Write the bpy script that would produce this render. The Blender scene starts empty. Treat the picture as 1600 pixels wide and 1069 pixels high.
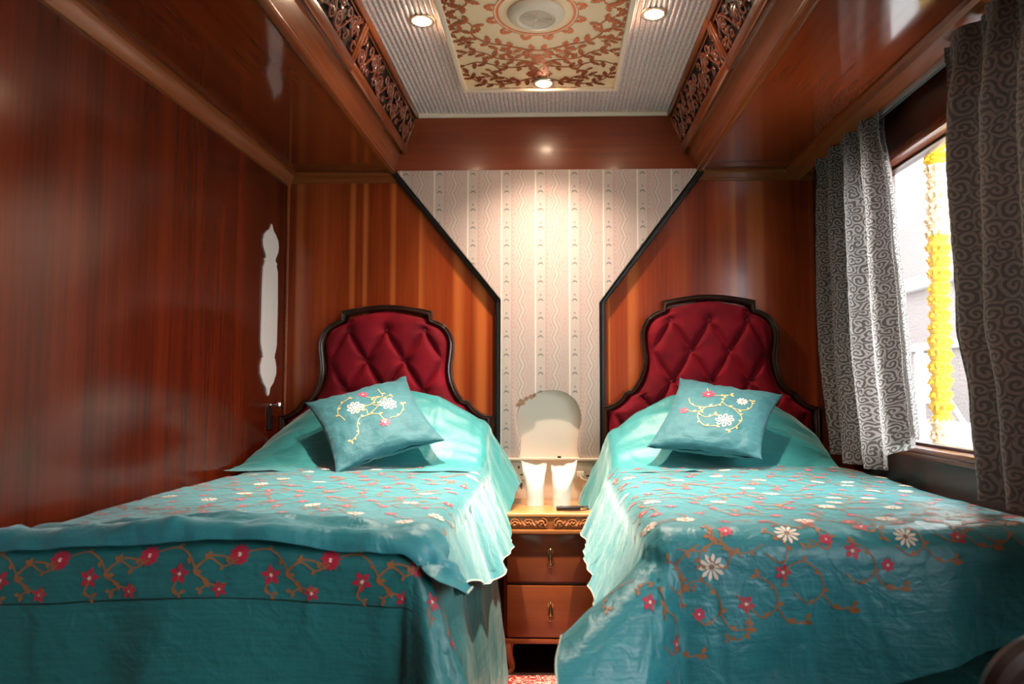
import bpy, bmesh, math, random
from mathutils import Vector, Matrix, noise
from mathutils.geometry import tessellate_polygon

scn = bpy.context.scene
COL = scn.collection
PI = math.pi

# ------------------------------------------------------------------ camera
F_PX = 1150.0
EYE = Vector((0, 0, 1.165))
yaw, pit = math.atan(32 / F_PX), math.atan(70 / F_PX)
fwd = Vector((-math.sin(yaw) * math.cos(pit), math.cos(yaw) * math.cos(pit), math.sin(pit)))
rgt = Vector((math.cos(yaw), math.sin(yaw), 0))
upv = rgt.cross(fwd)
cam_data = bpy.data.cameras.new('camera')
cam = bpy.data.objects.new('camera', cam_data)
COL.objects.link(cam)
cam.matrix_world = Matrix(((rgt.x, upv.x, -fwd.x, EYE.x), (rgt.y, upv.y, -fwd.y, EYE.y),
                           (rgt.z, upv.z, -fwd.z, EYE.z), (0, 0, 0, 1)))
cam_data.sensor_width = 36
cam_data.lens = F_PX / 1600 * 36
cam_data.shift_x = -36 / 1600
cam_data.clip_start = 0.02
cam_data.dof.use_dof = True
cam_data.dof.focus_distance = 3.0
cam_data.dof.aperture_fstop = 3.5
scn.camera = cam

# ------------------------------------------------------------------ sky, exposure
scn.view_settings.view_transform = 'Standard'
scn.view_settings.look = 'None'
scn.view_settings.exposure = 0.0
scn.view_settings.gamma = 1
scn.view_settings.use_curve_mapping = False
world = bpy.data.worlds.new('overcast_sky')
scn.world = world
world.use_nodes = True
wb = world.node_tree.nodes['Background']
wb.inputs[0].default_value = (0.93, 0.97, 1.0, 1)
wb.inputs[1].default_value = 13.0
SPOT_W = 105.0
SPOT_COL = (1.0, 0.80, 0.64)


# ------------------------------------------------------------------ materials
def new_mat(name):
    m = bpy.data.materials.new(name)
    m.use_nodes = True
    return m, m.node_tree.nodes, m.node_tree.links, m.node_tree.nodes['Principled BSDF']


def plain(name, col, rough=0.5, metal=0.0, coat=0.0, spec=0.5, sheen=0.0, sheen_tint=None):
    m, n, l, b = new_mat(name)
    b.inputs['Base Color'].default_value = (*col, 1)
    b.inputs['Roughness'].default_value = rough
    b.inputs['Metallic'].default_value = metal
    b.inputs['Coat Weight'].default_value = coat
    b.inputs['Specular IOR Level'].default_value = spec
    b.inputs['Sheen Weight'].default_value = sheen
    if sheen_tint:
        b.inputs['Sheen Tint'].default_value = (*sheen_tint, 1)
    return m


def nd(n, t, **kw):
    x = n.new(t)
    for k, v in kw.items():
        setattr(x, k, v)
    return x


def ramp(n, stops):
    r = n.new('ShaderNodeValToRGB')
    e = r.color_ramp.elements
    while len(e) < len(stops):
        e.new(0.5)
    for s, (p, c) in zip(e, stops):
        s.position = p
        s.color = (*c, 1)
    return r


def wood(name, stops, grain='Z', rough=0.24, coat=0.35, band=5.0, seed=0.0, bump=0.04, stripe=None):
    """varnished veneer with streaks running along the grain axis"""
    m, n, l, b = new_mat(name)
    tc = n.new('ShaderNodeTexCoord')
    mp = n.new('ShaderNodeMapping')
    long_, wide = 0.035, 1.0
    sc = {'X': (long_, wide, wide), 'Y': (wide, long_, wide), 'Z': (wide, wide, long_)}[grain]
    mp.inputs['Scale'].default_value = sc
    mp.inputs['Location'].default_value = (seed, seed * 1.7, seed * 0.6)
    l.new(tc.outputs['Object'], mp.inputs['Vector'])
    n1 = nd(n, 'ShaderNodeTexNoise')
    n1.inputs['Scale'].default_value = band
    n1.inputs['Detail'].default_value = 3
    n1.inputs['Roughness'].default_value = 0.55
    n2 = nd(n, 'ShaderNodeTexNoise')
    n2.inputs['Scale'].default_value = band * 14
    n2.inputs['Detail'].default_value = 6
    l.new(mp.outputs[0], n1.inputs['Vector'])
    l.new(mp.outputs[0], n2.inputs['Vector'])
    mx = nd(n, 'ShaderNodeMath', operation='MULTIPLY_ADD')
    mx.inputs[1].default_value = 0.35
    l.new(n2.outputs[0], mx.inputs[0])
    sb = nd(n, 'ShaderNodeMath', operation='MULTIPLY_ADD')
    sb.inputs[1].default_value = 1.0
    sb.inputs[2].default_value = -0.175
    l.new(n1.outputs[0], sb.inputs[0])
    l.new(sb.outputs[0], mx.inputs[2])
    r = ramp(n, stops)
    l.new(mx.outputs[0], r.inputs[0])
    colr = r.outputs[0]
    if stripe:
        # straight bright veneer joints across the boards
        sx = n.new('ShaderNodeSeparateXYZ')
        l.new(tc.outputs['Object'], sx.inputs[0])
        n3 = nd(n, 'ShaderNodeTexNoise', noise_dimensions='1D')
        n3.inputs['Scale'].default_value = 5.2
        n3.inputs['Detail'].default_value = 1.0
        l.new(sx.outputs['X'], n3.inputs['W'])
        r3 = ramp(n, [(0.50, (0, 0, 0)), (0.545, (1, 1, 1)), (0.575, (1, 1, 1)), (0.60, (0, 0, 0))])
        l.new(n3.outputs[0], r3.inputs[0])
        mc = nd(n, 'ShaderNodeMix', data_type='RGBA')
        ml = nd(n, 'ShaderNodeMath', operation='MULTIPLY')
        ml.inputs[1].default_value = 0.75
        l.new(r3.outputs[0], ml.inputs[0])
        l.new(ml.outputs[0], mc.inputs[0])
        l.new(colr, mc.inputs[6])
        mc.inputs[7].default_value = (*stripe, 1)
        colr = mc.outputs[2]
    l.new(colr, b.inputs['Base Color'])
    b.inputs['Roughness'].default_value = rough
    b.inputs['Coat Weight'].default_value = coat
    b.inputs['Coat Roughness'].default_value = 0.12
    bp = n.new('ShaderNodeBump')
    bp.inputs['Strength'].default_value = bump
    bp.inputs['Distance'].default_value = 0.002
    l.new(n2.outputs[0], bp.inputs['Height'])
    l.new(bp.outputs[0], b.inputs['Normal'])
    return m


def satin(name, col, col2, rough=0.36, sheen=0.25, fine=1.0):
    """teal dupion silk: slubs and tiny crinkles"""
    m, n, l, b = new_mat(name)
    tc = n.new('ShaderNodeTexCoord')
    mp = n.new('ShaderNodeMapping')
    mp.inputs['Scale'].default_value = (4, 60, 60)
    l.new(tc.outputs['UV'], mp.inputs['Vector'])
    n1 = nd(n, 'ShaderNodeTexNoise')
    n1.inputs['Scale'].default_value = 2.0
    n1.inputs['Detail'].default_value = 4
    l.new(mp.outputs[0], n1.inputs['Vector'])
    n2 = nd(n, 'ShaderNodeTexNoise')
    n2.inputs['Scale'].default_value = 22
    n2.inputs['Detail'].default_value = 6
    n2.inputs['Distortion'].default_value = 0.6
    l.new(tc.outputs['UV'], n2.inputs['Vector'])
    r = ramp(n, [(0.3, col2), (0.7, col)])
    l.new(n1.outputs[0], r.inputs[0])
    l.new(r.outputs[0], b.inputs['Base Color'])
    b.inputs['Roughness'].default_value = rough
    b.inputs['Sheen Weight'].default_value = sheen
    b.inputs['Sheen Roughness'].default_value = 0.4
    b.inputs['Sheen Tint'].default_value = (0.75, 1.0, 0.97, 1)
    ad = nd(n, 'ShaderNodeMath', operation='MULTIPLY_ADD')
    ad.inputs[1].default_value = 0.15
    l.new(n1.outputs[0], ad.inputs[0])
    l.new(n2.outputs[0], ad.inputs[2])
    bp = n.new('ShaderNodeBump')
    bp.inputs['Strength'].default_value = 0.55 * fine
    bp.inputs['Distance'].default_value = 0.012
    l.new(ad.outputs[0], bp.inputs['Height'])
    l.new(bp.outputs[0], b.inputs['Normal'])
    return m


M = {}
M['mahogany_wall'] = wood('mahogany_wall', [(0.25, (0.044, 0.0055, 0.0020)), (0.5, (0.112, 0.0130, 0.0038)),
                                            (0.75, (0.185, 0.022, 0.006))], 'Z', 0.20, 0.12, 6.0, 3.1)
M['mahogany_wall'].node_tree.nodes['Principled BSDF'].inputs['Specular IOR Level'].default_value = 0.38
M['mahogany_soffit'] = wood('mahogany_soffit', [(0.25, (0.11, 0.0145, 0.004)), (0.5, (0.22, 0.031, 0.008)),
                                                (0.8, (0.33, 0.058, 0.014))], 'Y', 0.08, 0.5, 3.0, 1.3)
M['mahogany_valance'] = wood('mahogany_valance', [(0.25, (0.13, 0.020, 0.006)), (0.5, (0.23, 0.038, 0.009)),
                                                  (0.8, (0.33, 0.065, 0.016))], 'X', 0.30, 0.15, 4.0, 7.3)
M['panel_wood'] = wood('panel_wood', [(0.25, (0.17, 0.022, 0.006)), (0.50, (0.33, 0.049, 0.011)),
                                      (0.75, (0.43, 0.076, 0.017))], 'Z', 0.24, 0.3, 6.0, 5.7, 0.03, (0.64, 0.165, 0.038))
M['moulding'] = wood('moulding', [(0.25, (0.14, 0.026, 0.007)), (0.55, (0.27, 0.06, 0.014)),
                                  (0.8, (0.38, 0.10, 0.025))], 'Y', 0.25, 0.4, 5.0, 2.2)
M['moulding_x'] = wood('moulding_x', [(0.25, (0.12, 0.022, 0.006)), (0.55, (0.24, 0.05, 0.012)),
                                      (0.8, (0.34, 0.09, 0.022))], 'X', 0.25, 0.4, 5.0, 4.2)
M['carved'] = wood('carved', [(0.25, (0.16, 0.032, 0.014)), (0.7, (0.36, 0.095, 0.042))], 'Y', 0.28, 0.5, 6.0, 1.0)
M['backing'] = plain('carving_backing', (0.016, 0.004, 0.003), 0.6)
M['dark_wood'] = wood('dark_wood', [(0.3, (0.020, 0.008, 0.005)), (0.7, (0.060, 0.024, 0.014))], 'Z', 0.3, 0.3, 8.0, 9.0)
M['chair_wood'] = wood('chair_wood', [(0.3, (0.008, 0.003, 0.002)), (0.7, (0.024, 0.008, 0.005))], 'Z', 0.4, 0.15, 8.0, 12.0)
M['night_wood'] = wood('night_wood', [(0.25, (0.15, 0.032, 0.010)), (0.55, (0.25, 0.062, 0.018)),
                                      (0.8, (0.33, 0.095, 0.028))], 'X', 0.28, 0.35, 6.0, 6.0)
M['night_top'] = wood('night_top', [(0.25, (0.45, 0.20, 0.06)), (0.55, (0.58, 0.28, 0.09)),
                                    (0.8, (0.66, 0.34, 0.12))], 'X', 0.25, 0.4, 6.0, 8.0)
M['carved_front_lit'] = wood('carved_front_lit', [(0.25, (0.24, 0.07, 0.02)), (0.55, (0.40, 0.14, 0.04)), (0.8, (0.50, 0.20, 0.06))], 'X', 0.25, 0.4, 6.0, 11.0)  # nightstand wood lightened: lamplight on the frieze put into its colour
M['window_wood'] = wood('window_wood', [(0.25, (0.03, 0.007, 0.004)), (0.75, (0.10, 0.022, 0.010))], 'Y', 0.3, 0.3, 6, 2)
M['black_trim'] = plain('black_trim', (0.010, 0.007, 0.006), 0.45)
M['cream_paint'] = plain('cream_paint', (0.93, 0.73, 0.56), 0.45)
M['niche_paint'] = plain('niche_paint', (0.86, 0.74, 0.62), 0.5)
M['plastic'] = plain('plastic_ivory', (0.74, 0.60, 0.48), 0.35)
M['plastic_dark'] = plain('plastic_dark', (0.02, 0.015, 0.015), 0.4)
M['torn'] = plain('torn_fabric', (0.30, 0.18, 0.11), 0.9)
M['vent_plastic'] = plain('vent_plastic', (0.92, 0.72, 0.56), 0.45)
M['chrome'] = plain('chrome', (0.75, 0.73, 0.70), 0.15, 1.0)
M['brass'] = plain('aged_brass', (0.45, 0.33, 0.17), 0.3, 1.0)
M['alu'] = plain('aluminium', (0.45, 0.46, 0.46), 0.4, 0.7)
M['plaque'] = plain('pale_plaque', (0.93, 0.85, 0.80), 0.4)
M['paper'] = plain('white_paper', (0.85, 0.80, 0.76), 0.8)
M['teal'] = satin('teal_silk', (0.030, 0.240, 0.275), (0.022, 0.195, 0.23), 0.38, 0.5)
M['teal_plain'] = satin('teal_satin', (0.032, 0.28, 0.285), (0.024, 0.23, 0.24), 0.46, 0.5, 0.45)
M['teal_under'] = satin('teal_underlay', (0.022, 0.180, 0.185), (0.017, 0.145, 0.15), 0.38, 0.2)
M['teal_cushion'] = satin('teal_cushion', (0.034, 0.150, 0.178), (0.028, 0.128, 0.155), 0.62, 0.4, 0.9)
M['teal_cushion'].node_tree.nodes['Principled BSDF'].inputs['Specular IOR Level'].default_value = 0.3
M['hem'] = plain('hem_thread', (0.55, 0.62, 0.52), 0.7)
M['thread_red'] = plain('thread_red', (0.50, 0.012, 0.045), 0.55, sheen=0.3)
M['thread_pink'] = plain('thread_pink', (0.55, 0.018, 0.075), 0.55, sheen=0.3)
M['thread_white'] = plain('thread_white', (0.82, 0.70, 0.58), 0.6, sheen=0.3)
M['thread_gold'] = plain('thread_gold', (0.34, 0.13, 0.045), 0.55, sheen=0.2)
M['thread_sand'] = plain('thread_sand', (0.62, 0.42, 0.17), 0.55, sheen=0.2)
M['mattress'] = plain('mattress_ticking', (0.5, 0.45, 0.4), 0.9)
M['velvet_button'] = plain('velvet_button', (0.20, 0.006, 0.014), 0.7, sheen=0.8, sheen_tint=(1, 0.15, 0.2))
M['panel_cream'] = plain('panel_cream', (0.95, 0.67, 0.40), 0.3, coat=0.3)
M['copper'] = plain('copper_print', (0.46, 0.15, 0.06), 0.25, 0.75)
M['lamp_rim'] = plain('lamp_rim', (0.8, 0.66, 0.5), 0.25, 0.8)
M['floor'] = plain('floor_dark', (0.03, 0.012, 0.008), 0.5)
M['station_wall'] = plain('station_plaster', (0.10, 0.075, 0.070), 0.8)
M['station_pale'] = plain('station_pale', (0.30, 0.28, 0.27), 0.7)
M['platform'] = plain('platform_stone', (0.50, 0.48, 0.47), 0.8)
M['steel_white'] = plain('white_steel', (0.35, 0.35, 0.36), 0.5)
M['flower_yellow'] = plain('marigold_yellow', (0.85, 0.52, 0.01), 0.8)
M['flower_orange'] = plain('marigold_orange', (0.80, 0.24, 0.01), 0.8)
M['flower_glare'] = plain('marigold_glare', (0.85, 0.66, 0.38), 0.8)  # daylight glare on the garland put into the petal colour
M['string'] = plain('garland_string', (0.5, 0.42, 0.25), 0.9)


def emit(name, col, s):
    m, n, l, b = new_mat(name)
    b.inputs['Base Color'].default_value = (0.8, 0.8, 0.8, 1)
    b.inputs['Emission Color'].default_value = (*col, 1)
    b.inputs['Emission Strength'].default_value = s
    return m


M['lamp'] = emit('lamp_lens', (1.0, 0.74, 0.50), 160)


def make_velvet():
    m, n, l, b = new_mat('red_velvet')
    tc = n.new('ShaderNodeTexCoord')
    n1 = nd(n, 'ShaderNodeTexNoise')
    n1.inputs['Scale'].default_value = 9
    n1.inputs['Detail'].default_value = 4
    l.new(tc.outputs['Object'], n1.inputs['Vector'])
    r = ramp(n, [(0.35, (0.16, 0.003, 0.010)), (0.7, (0.31, 0.006, 0.018))])
    l.new(n1.outputs[0], r.inputs[0])
    l.new(r.outputs[0], b.inputs['Base Color'])
    b.inputs['Roughness'].default_value = 0.75
    b.inputs['Specular IOR Level'].default_value = 0.2
    b.inputs['Sheen Weight'].default_value = 0.45
    b.inputs['Sheen Roughness'].default_value = 0.35
    b.inputs['Sheen Tint'].default_value = (1.0, 0.10, 0.13, 1)
    return m


M['velvet'] = make_velvet()


def make_wallpaper():
    """woven stripe: cream line, small grey motif column, zigzag scallop column"""
    m, n, l, b = new_mat('striped_upholstery')
    tc = n.new('ShaderNodeTexCoord')
    sp = n.new('ShaderNodeSeparateXYZ')
    l.new(tc.outputs['Object'], sp.inputs[0])

    def mt(op, a, bb=None, c=None):
        x = nd(n, 'ShaderNodeMath', operation=op)
        for i, v in enumerate((a, bb, c)):
            if v is None:
                continue
            if isinstance(v, (int, float)):
                x.inputs[i].default_value = v
            else:
                l.new(v, x.inputs[i])
        return x.outputs[0]
    PER = 0.1545
    u = mt('MULTIPLY_ADD', sp.outputs['X'], 1 / PER, 20.45)
    fr = mt('FRACT', u)                                     # 0..1 across one repeat
    z = mt('MULTIPLY', sp.outputs['Z'], 1 / 0.083)
    # cream line
    line = mt('LESS_THAN', mt('ABSOLUTE', mt('SUBTRACT', fr, 0.06)), 0.022)
    line2 = mt('LESS_THAN', mt('ABSOLUTE', mt('SUBTRACT', fr, 0.36)), 0.008)
    # motif column: crescents and dots
    zf = mt('FRACT', z)
    dx = mt('MULTIPLY', mt('SUBTRACT', fr, 0.21), PER / 0.083)
    dz = mt('SUBTRACT', zf, 0.5)
    d1 = mt('SQRT', mt('ADD', mt('MULTIPLY', dx, dx), mt('MULTIPLY', dz, dz)))
    dz2 = mt('SUBTRACT', zf, 0.40)
    d2 = mt('SQRT', mt('ADD', mt('MULTIPLY', dx, dx), mt('MULTIPLY', dz2, dz2)))
    cres = mt('MULTIPLY', mt('LESS_THAN', d1, 0.15), mt('GREATER_THAN', d2, 0.16))
    dz3 = mt('SUBTRACT', mt('FRACT', mt('ADD', z, 0.5)), 0.35)
    d3 = mt('SQRT', mt('ADD', mt('MULTIPLY', dx, dx), mt('MULTIPLY', dz3, dz3)))
    dot = mt('LESS_THAN', d3, 0.06)
    zs = mt('FRACT', mt('MULTIPLY', z, 4))
    dots = mt('MULTIPLY', mt('LESS_THAN', mt('ABSOLUTE', mt('SUBTRACT', fr, 0.40)), 0.012), mt('LESS_THAN', zs, 0.5))
    # zigzag scallops
    tri = mt('ABSOLUTE', mt('SUBTRACT', mt('FRACT', z), 0.5))
    cz = mt('MULTIPLY_ADD', tri, 0.24, 0.59)
    dzg = mt('ABSOLUTE', mt('SUBTRACT', fr, cz))
    zig = mt('LESS_THAN', dzg, 0.028)
    zig_d = mt('LESS_THAN', mt('ABSOLUTE', mt('SUBTRACT', dzg, 0.055)), 0.02)
    zig_2 = mt('LESS_THAN', mt('ABSOLUTE', mt('SUBTRACT', dzg, 0.105)), 0.016)
    zig_3 = mt('LESS_THAN', mt('ABSOLUTE', mt('SUBTRACT', dzg, 0.14)), 0.012)
    zone = mt('LESS_THAN', mt('ABSOLUTE', mt('SUBTRACT', fr, 0.21)), 0.13)
    nz = nd(n, 'ShaderNodeTexNoise')
    nz.inputs['Scale'].default_value = 130
    l.new(tc.outputs['Object'], nz.inputs['Vector'])
    nv = nd(n, 'ShaderNodeTexVoronoi')
    nv.inputs['Scale'].default_value = 42
    l.new(tc.outputs['Object'], nv.inputs['Vector'])
    bud = mt('LESS_THAN', nv.outputs['Distance'], 0.20)

    def mixc(fac, a, bcol):
        x = nd(n, 'ShaderNodeMix', data_type='RGBA')
        l.new(fac, x.inputs[0])
        if isinstance(a, tuple):
            x.inputs[6].default_value = (*a, 1)
        else:
            l.new(a, x.inputs[6])
        x.inputs[7].default_value = (*bcol, 1)
        return x.outputs[2]
    base = mixc(nz.outputs[0], (0.52, 0.39, 0.34), (0.64, 0.50, 0.44))
    c = mixc(mt('MULTIPLY', bud, 0.35), base, (0.55, 0.26, 0.24))
    c = mixc(mt('MULTIPLY', zone, 0.30), c, (0.62, 0.56, 0.50))
    c = mixc(mt('MULTIPLY', zig_2, 0.25), c, (0.74, 0.64, 0.56))
    c = mixc(mt('MULTIPLY', zig_3, 0.22), c, (0.50, 0.27, 0.24))
    c = mixc(mt('MULTIPLY', zig_d, 0.28), c, (0.30, 0.26, 0.22))
    c = mixc(mt('MULTIPLY', zig, 0.42), c, (0.72, 0.62, 0.54))
    c = mixc(mt('MULTIPLY', cres, 0.75), c, (0.16, 0.17, 0.16))
    c = mixc(mt('MULTIPLY', dot, 0.6), c, (0.20, 0.20, 0.18))
    c = mixc(mt('MULTIPLY', dots, 0.6), c, (0.56, 0.24, 0.22))
    c = mixc(mt('MULTIPLY', line2, 0.6), c, (0.50, 0.28, 0.24))
    c = mixc(line, c, (0.80, 0.72, 0.62))
    l.new(c, b.inputs['Base Color'])
    b.inputs['Roughness'].default_value = 0.85
    b.inputs['Specular IOR Level'].default_value = 0.2
    bp = n.new('ShaderNodeBump')
    bp.inputs['Strength'].default_value = 0.15
    bp.inputs['Distance'].default_value = 0.001
    l.new(nz.outputs[0], bp.inputs['Height'])
    l.new(bp.outputs[0], b.inputs['Normal'])
    return m


M['wallpaper'] = make_wallpaper()


def make_silver():
    m, n, l, b = new_mat('silver_ribbed_cloth')
    tc = n.new('ShaderNodeTexCoord')
    v = nd(n, 'ShaderNodeTexVoronoi')
    v.inputs['Scale'].default_value = 320
    l.new(tc.outputs['Object'], v.inputs['Vector'])
    sv = n.new('ShaderNodeSeparateXYZ')
    l.new(v.outputs['Color'], sv.inputs[0])
    r = ramp(n, [(0.0, (0.56, 0.42, 0.41)), (0.55, (0.82, 0.64, 0.62)), (0.85, (0.92, 0.76, 0.73)), (1.0, (0.98, 0.90, 0.88))])
    l.new(sv.outputs[0], r.inputs[0])
    l.new(r.outputs[0], b.inputs['Base Color'])
    b.inputs['Roughness'].default_value = 0.5
    b.inputs['Metallic'].default_value = 0.1
    return m


M['silver'] = make_silver()


def make_damask(name, dark, light, scale, transl):
    m, n, l, b = new_mat(name)
    tc = n.new('ShaderNodeTexCoord')
    nw = nd(n, 'ShaderNodeTexNoise')
    nw.inputs['Scale'].default_value = scale * 0.6
    l.new(tc.outputs['UV'], nw.inputs['Vector'])
    wv = nd(n, 'ShaderNodeVectorMath', operation='MULTIPLY_ADD')
    wv.inputs[1].default_value = (0.035, 0.035, 0)
    l.new(nw.outputs['Color'], wv.inputs[0])
    l.new(tc.outputs['UV'], wv.inputs[2])
    vo = nd(n, 'ShaderNodeTexVoronoi', voronoi_dimensions='2D')
    vo.inputs['Scale'].default_value = scale
    vo.inputs['Randomness'].default_value = 0.75
    l.new(wv.outputs[0], vo.inputs['Vector'])
    df = nd(n, 'ShaderNodeVectorMath', operation='SUBTRACT')
    l.new(wv.outputs[0], df.inputs[0])
    l.new(vo.outputs['Position'], df.inputs[1])
    sp = n.new('ShaderNodeSeparateXYZ')
    l.new(df.outputs[0], sp.inputs[0])
    at = nd(n, 'ShaderNodeMath', operation='ARCTAN2')
    l.new(sp.outputs[1], at.inputs[0])
    l.new(sp.outputs[0], at.inputs[1])
    sc_ = n.new('ShaderNodeSeparateXYZ')
    l.new(vo.outputs['Color'], sc_.inputs[0])
    sg = nd(n, 'ShaderNodeMath', operation='GREATER_THAN')
    sg.inputs[1].default_value = 0.5
    l.new(sc_.outputs[0], sg.inputs[0])
    sm = nd(n, 'ShaderNodeMath', operation='MULTIPLY_ADD')
    sm.inputs[1].default_value = 2
    sm.inputs[2].default_value = -1
    l.new(sg.outputs[0], sm.inputs[0])
    kr = nd(n, 'ShaderNodeMath', operation='MULTIPLY')
    kr.inputs[1].default_value = 17
    l.new(vo.outputs['Distance'], kr.inputs[0])
    ks = nd(n, 'ShaderNodeMath', operation='MULTIPLY')
    l.new(kr.outputs[0], ks.inputs[0])
    l.new(sm.outputs[0], ks.inputs[1])
    su = nd(n, 'ShaderNodeMath', operation='ADD')
    l.new(at.outputs[0], su.inputs[0])
    l.new(ks.outputs[0], su.inputs[1])
    sn = nd(n, 'ShaderNodeMath', operation='SINE')
    l.new(su.outputs[0], sn.inputs[0])
    r = ramp(n, [(0.42, dark), (0.62, light)])
    md = nd(n, 'ShaderNodeMath', operation='MULTIPLY_ADD')
    md.inputs[1].default_value = 0.5
    md.inputs[2].default_value = 0.5
    l.new(sn.outputs[0], md.inputs[0])
    l.new(md.outputs[0], r.inputs[0])
    l.new(r.outputs[0], b.inputs['Base Color'])
    b.inputs['Roughness'].default_value = 0.6
    b.inputs['Sheen Weight'].default_value = 0.2
    t = n.new('ShaderNodeBsdfTranslucent')
    l.new(r.outputs[0], t.inputs[0])
    ms = n.new('ShaderNodeMixShader')
    ms.inputs[0].default_value = transl
    l.new(b.outputs[0], ms.inputs[1])
    l.new(t.outputs[0], ms.inputs[2])
    out = n['Material Output']
    l.new(ms.outputs[0], out.inputs[0])
    return m


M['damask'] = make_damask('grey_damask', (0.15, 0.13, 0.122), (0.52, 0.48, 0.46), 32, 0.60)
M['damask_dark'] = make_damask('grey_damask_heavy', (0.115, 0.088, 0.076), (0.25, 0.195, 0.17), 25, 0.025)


def make_glass():
    m, n, l, b = new_mat('window_glass')
    n.remove(b)
    t = n.new('ShaderNodeBsdfTransparent')
    t.inputs[0].default_value = (0.96, 0.98, 0.98, 1)
    g = n.new('ShaderNodeBsdfGlossy')
    g.inputs['Roughness'].default_value = 0.02
    lw = n.new('ShaderNodeLayerWeight')
    pw = nd(n, 'ShaderNodeMath', operation='POWER')
    pw.inputs[1].default_value = 4.0
    l.new(lw.outputs['Facing'], pw.inputs[0])
    fr = nd(n, 'ShaderNodeMath', operation='MULTIPLY_ADD')
    fr.inputs[1].default_value = 0.7
    fr.inputs[2].default_value = 0.04
    l.new(pw.outputs[0], fr.inputs[0])
    mx = n.new('ShaderNodeMixShader')
    l.new(fr.outputs[0], mx.inputs[0])
    l.new(t.outputs[0], mx.inputs[1])
    l.new(g.outputs[0], mx.inputs[2])
    l.new(mx.outputs[0], n['Material Output'].inputs[0])
    return m


M['glass'] = make_glass()


def make_rug():
    m, n, l, b = new_mat('red_rug')
    tc = n.new('ShaderNodeTexCoord')
    v = nd(n, 'ShaderNodeTexNoise')
    v.inputs['Scale'].default_value = 26
    v.inputs['Distortion'].default_value = 1.8
    v.inputs['Detail'].default_value = 1
    l.new(tc.outputs['Object'], v.inputs['Vector'])
    r = ramp(n, [(0.47, (0.42, 0.03, 0.02)), (0.50, (0.70, 0.50, 0.40)), (0.56, (0.70, 0.50, 0.40)), (0.59, (0.42, 0.03, 0.02))])
    l.new(v.outputs[0], r.inputs[0])
    l.new(r.outputs[0], b.inputs['Base Color'])
    b.inputs['Roughness'].default_value = 0.95
    return m


M['rug'] = make_rug()


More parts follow.
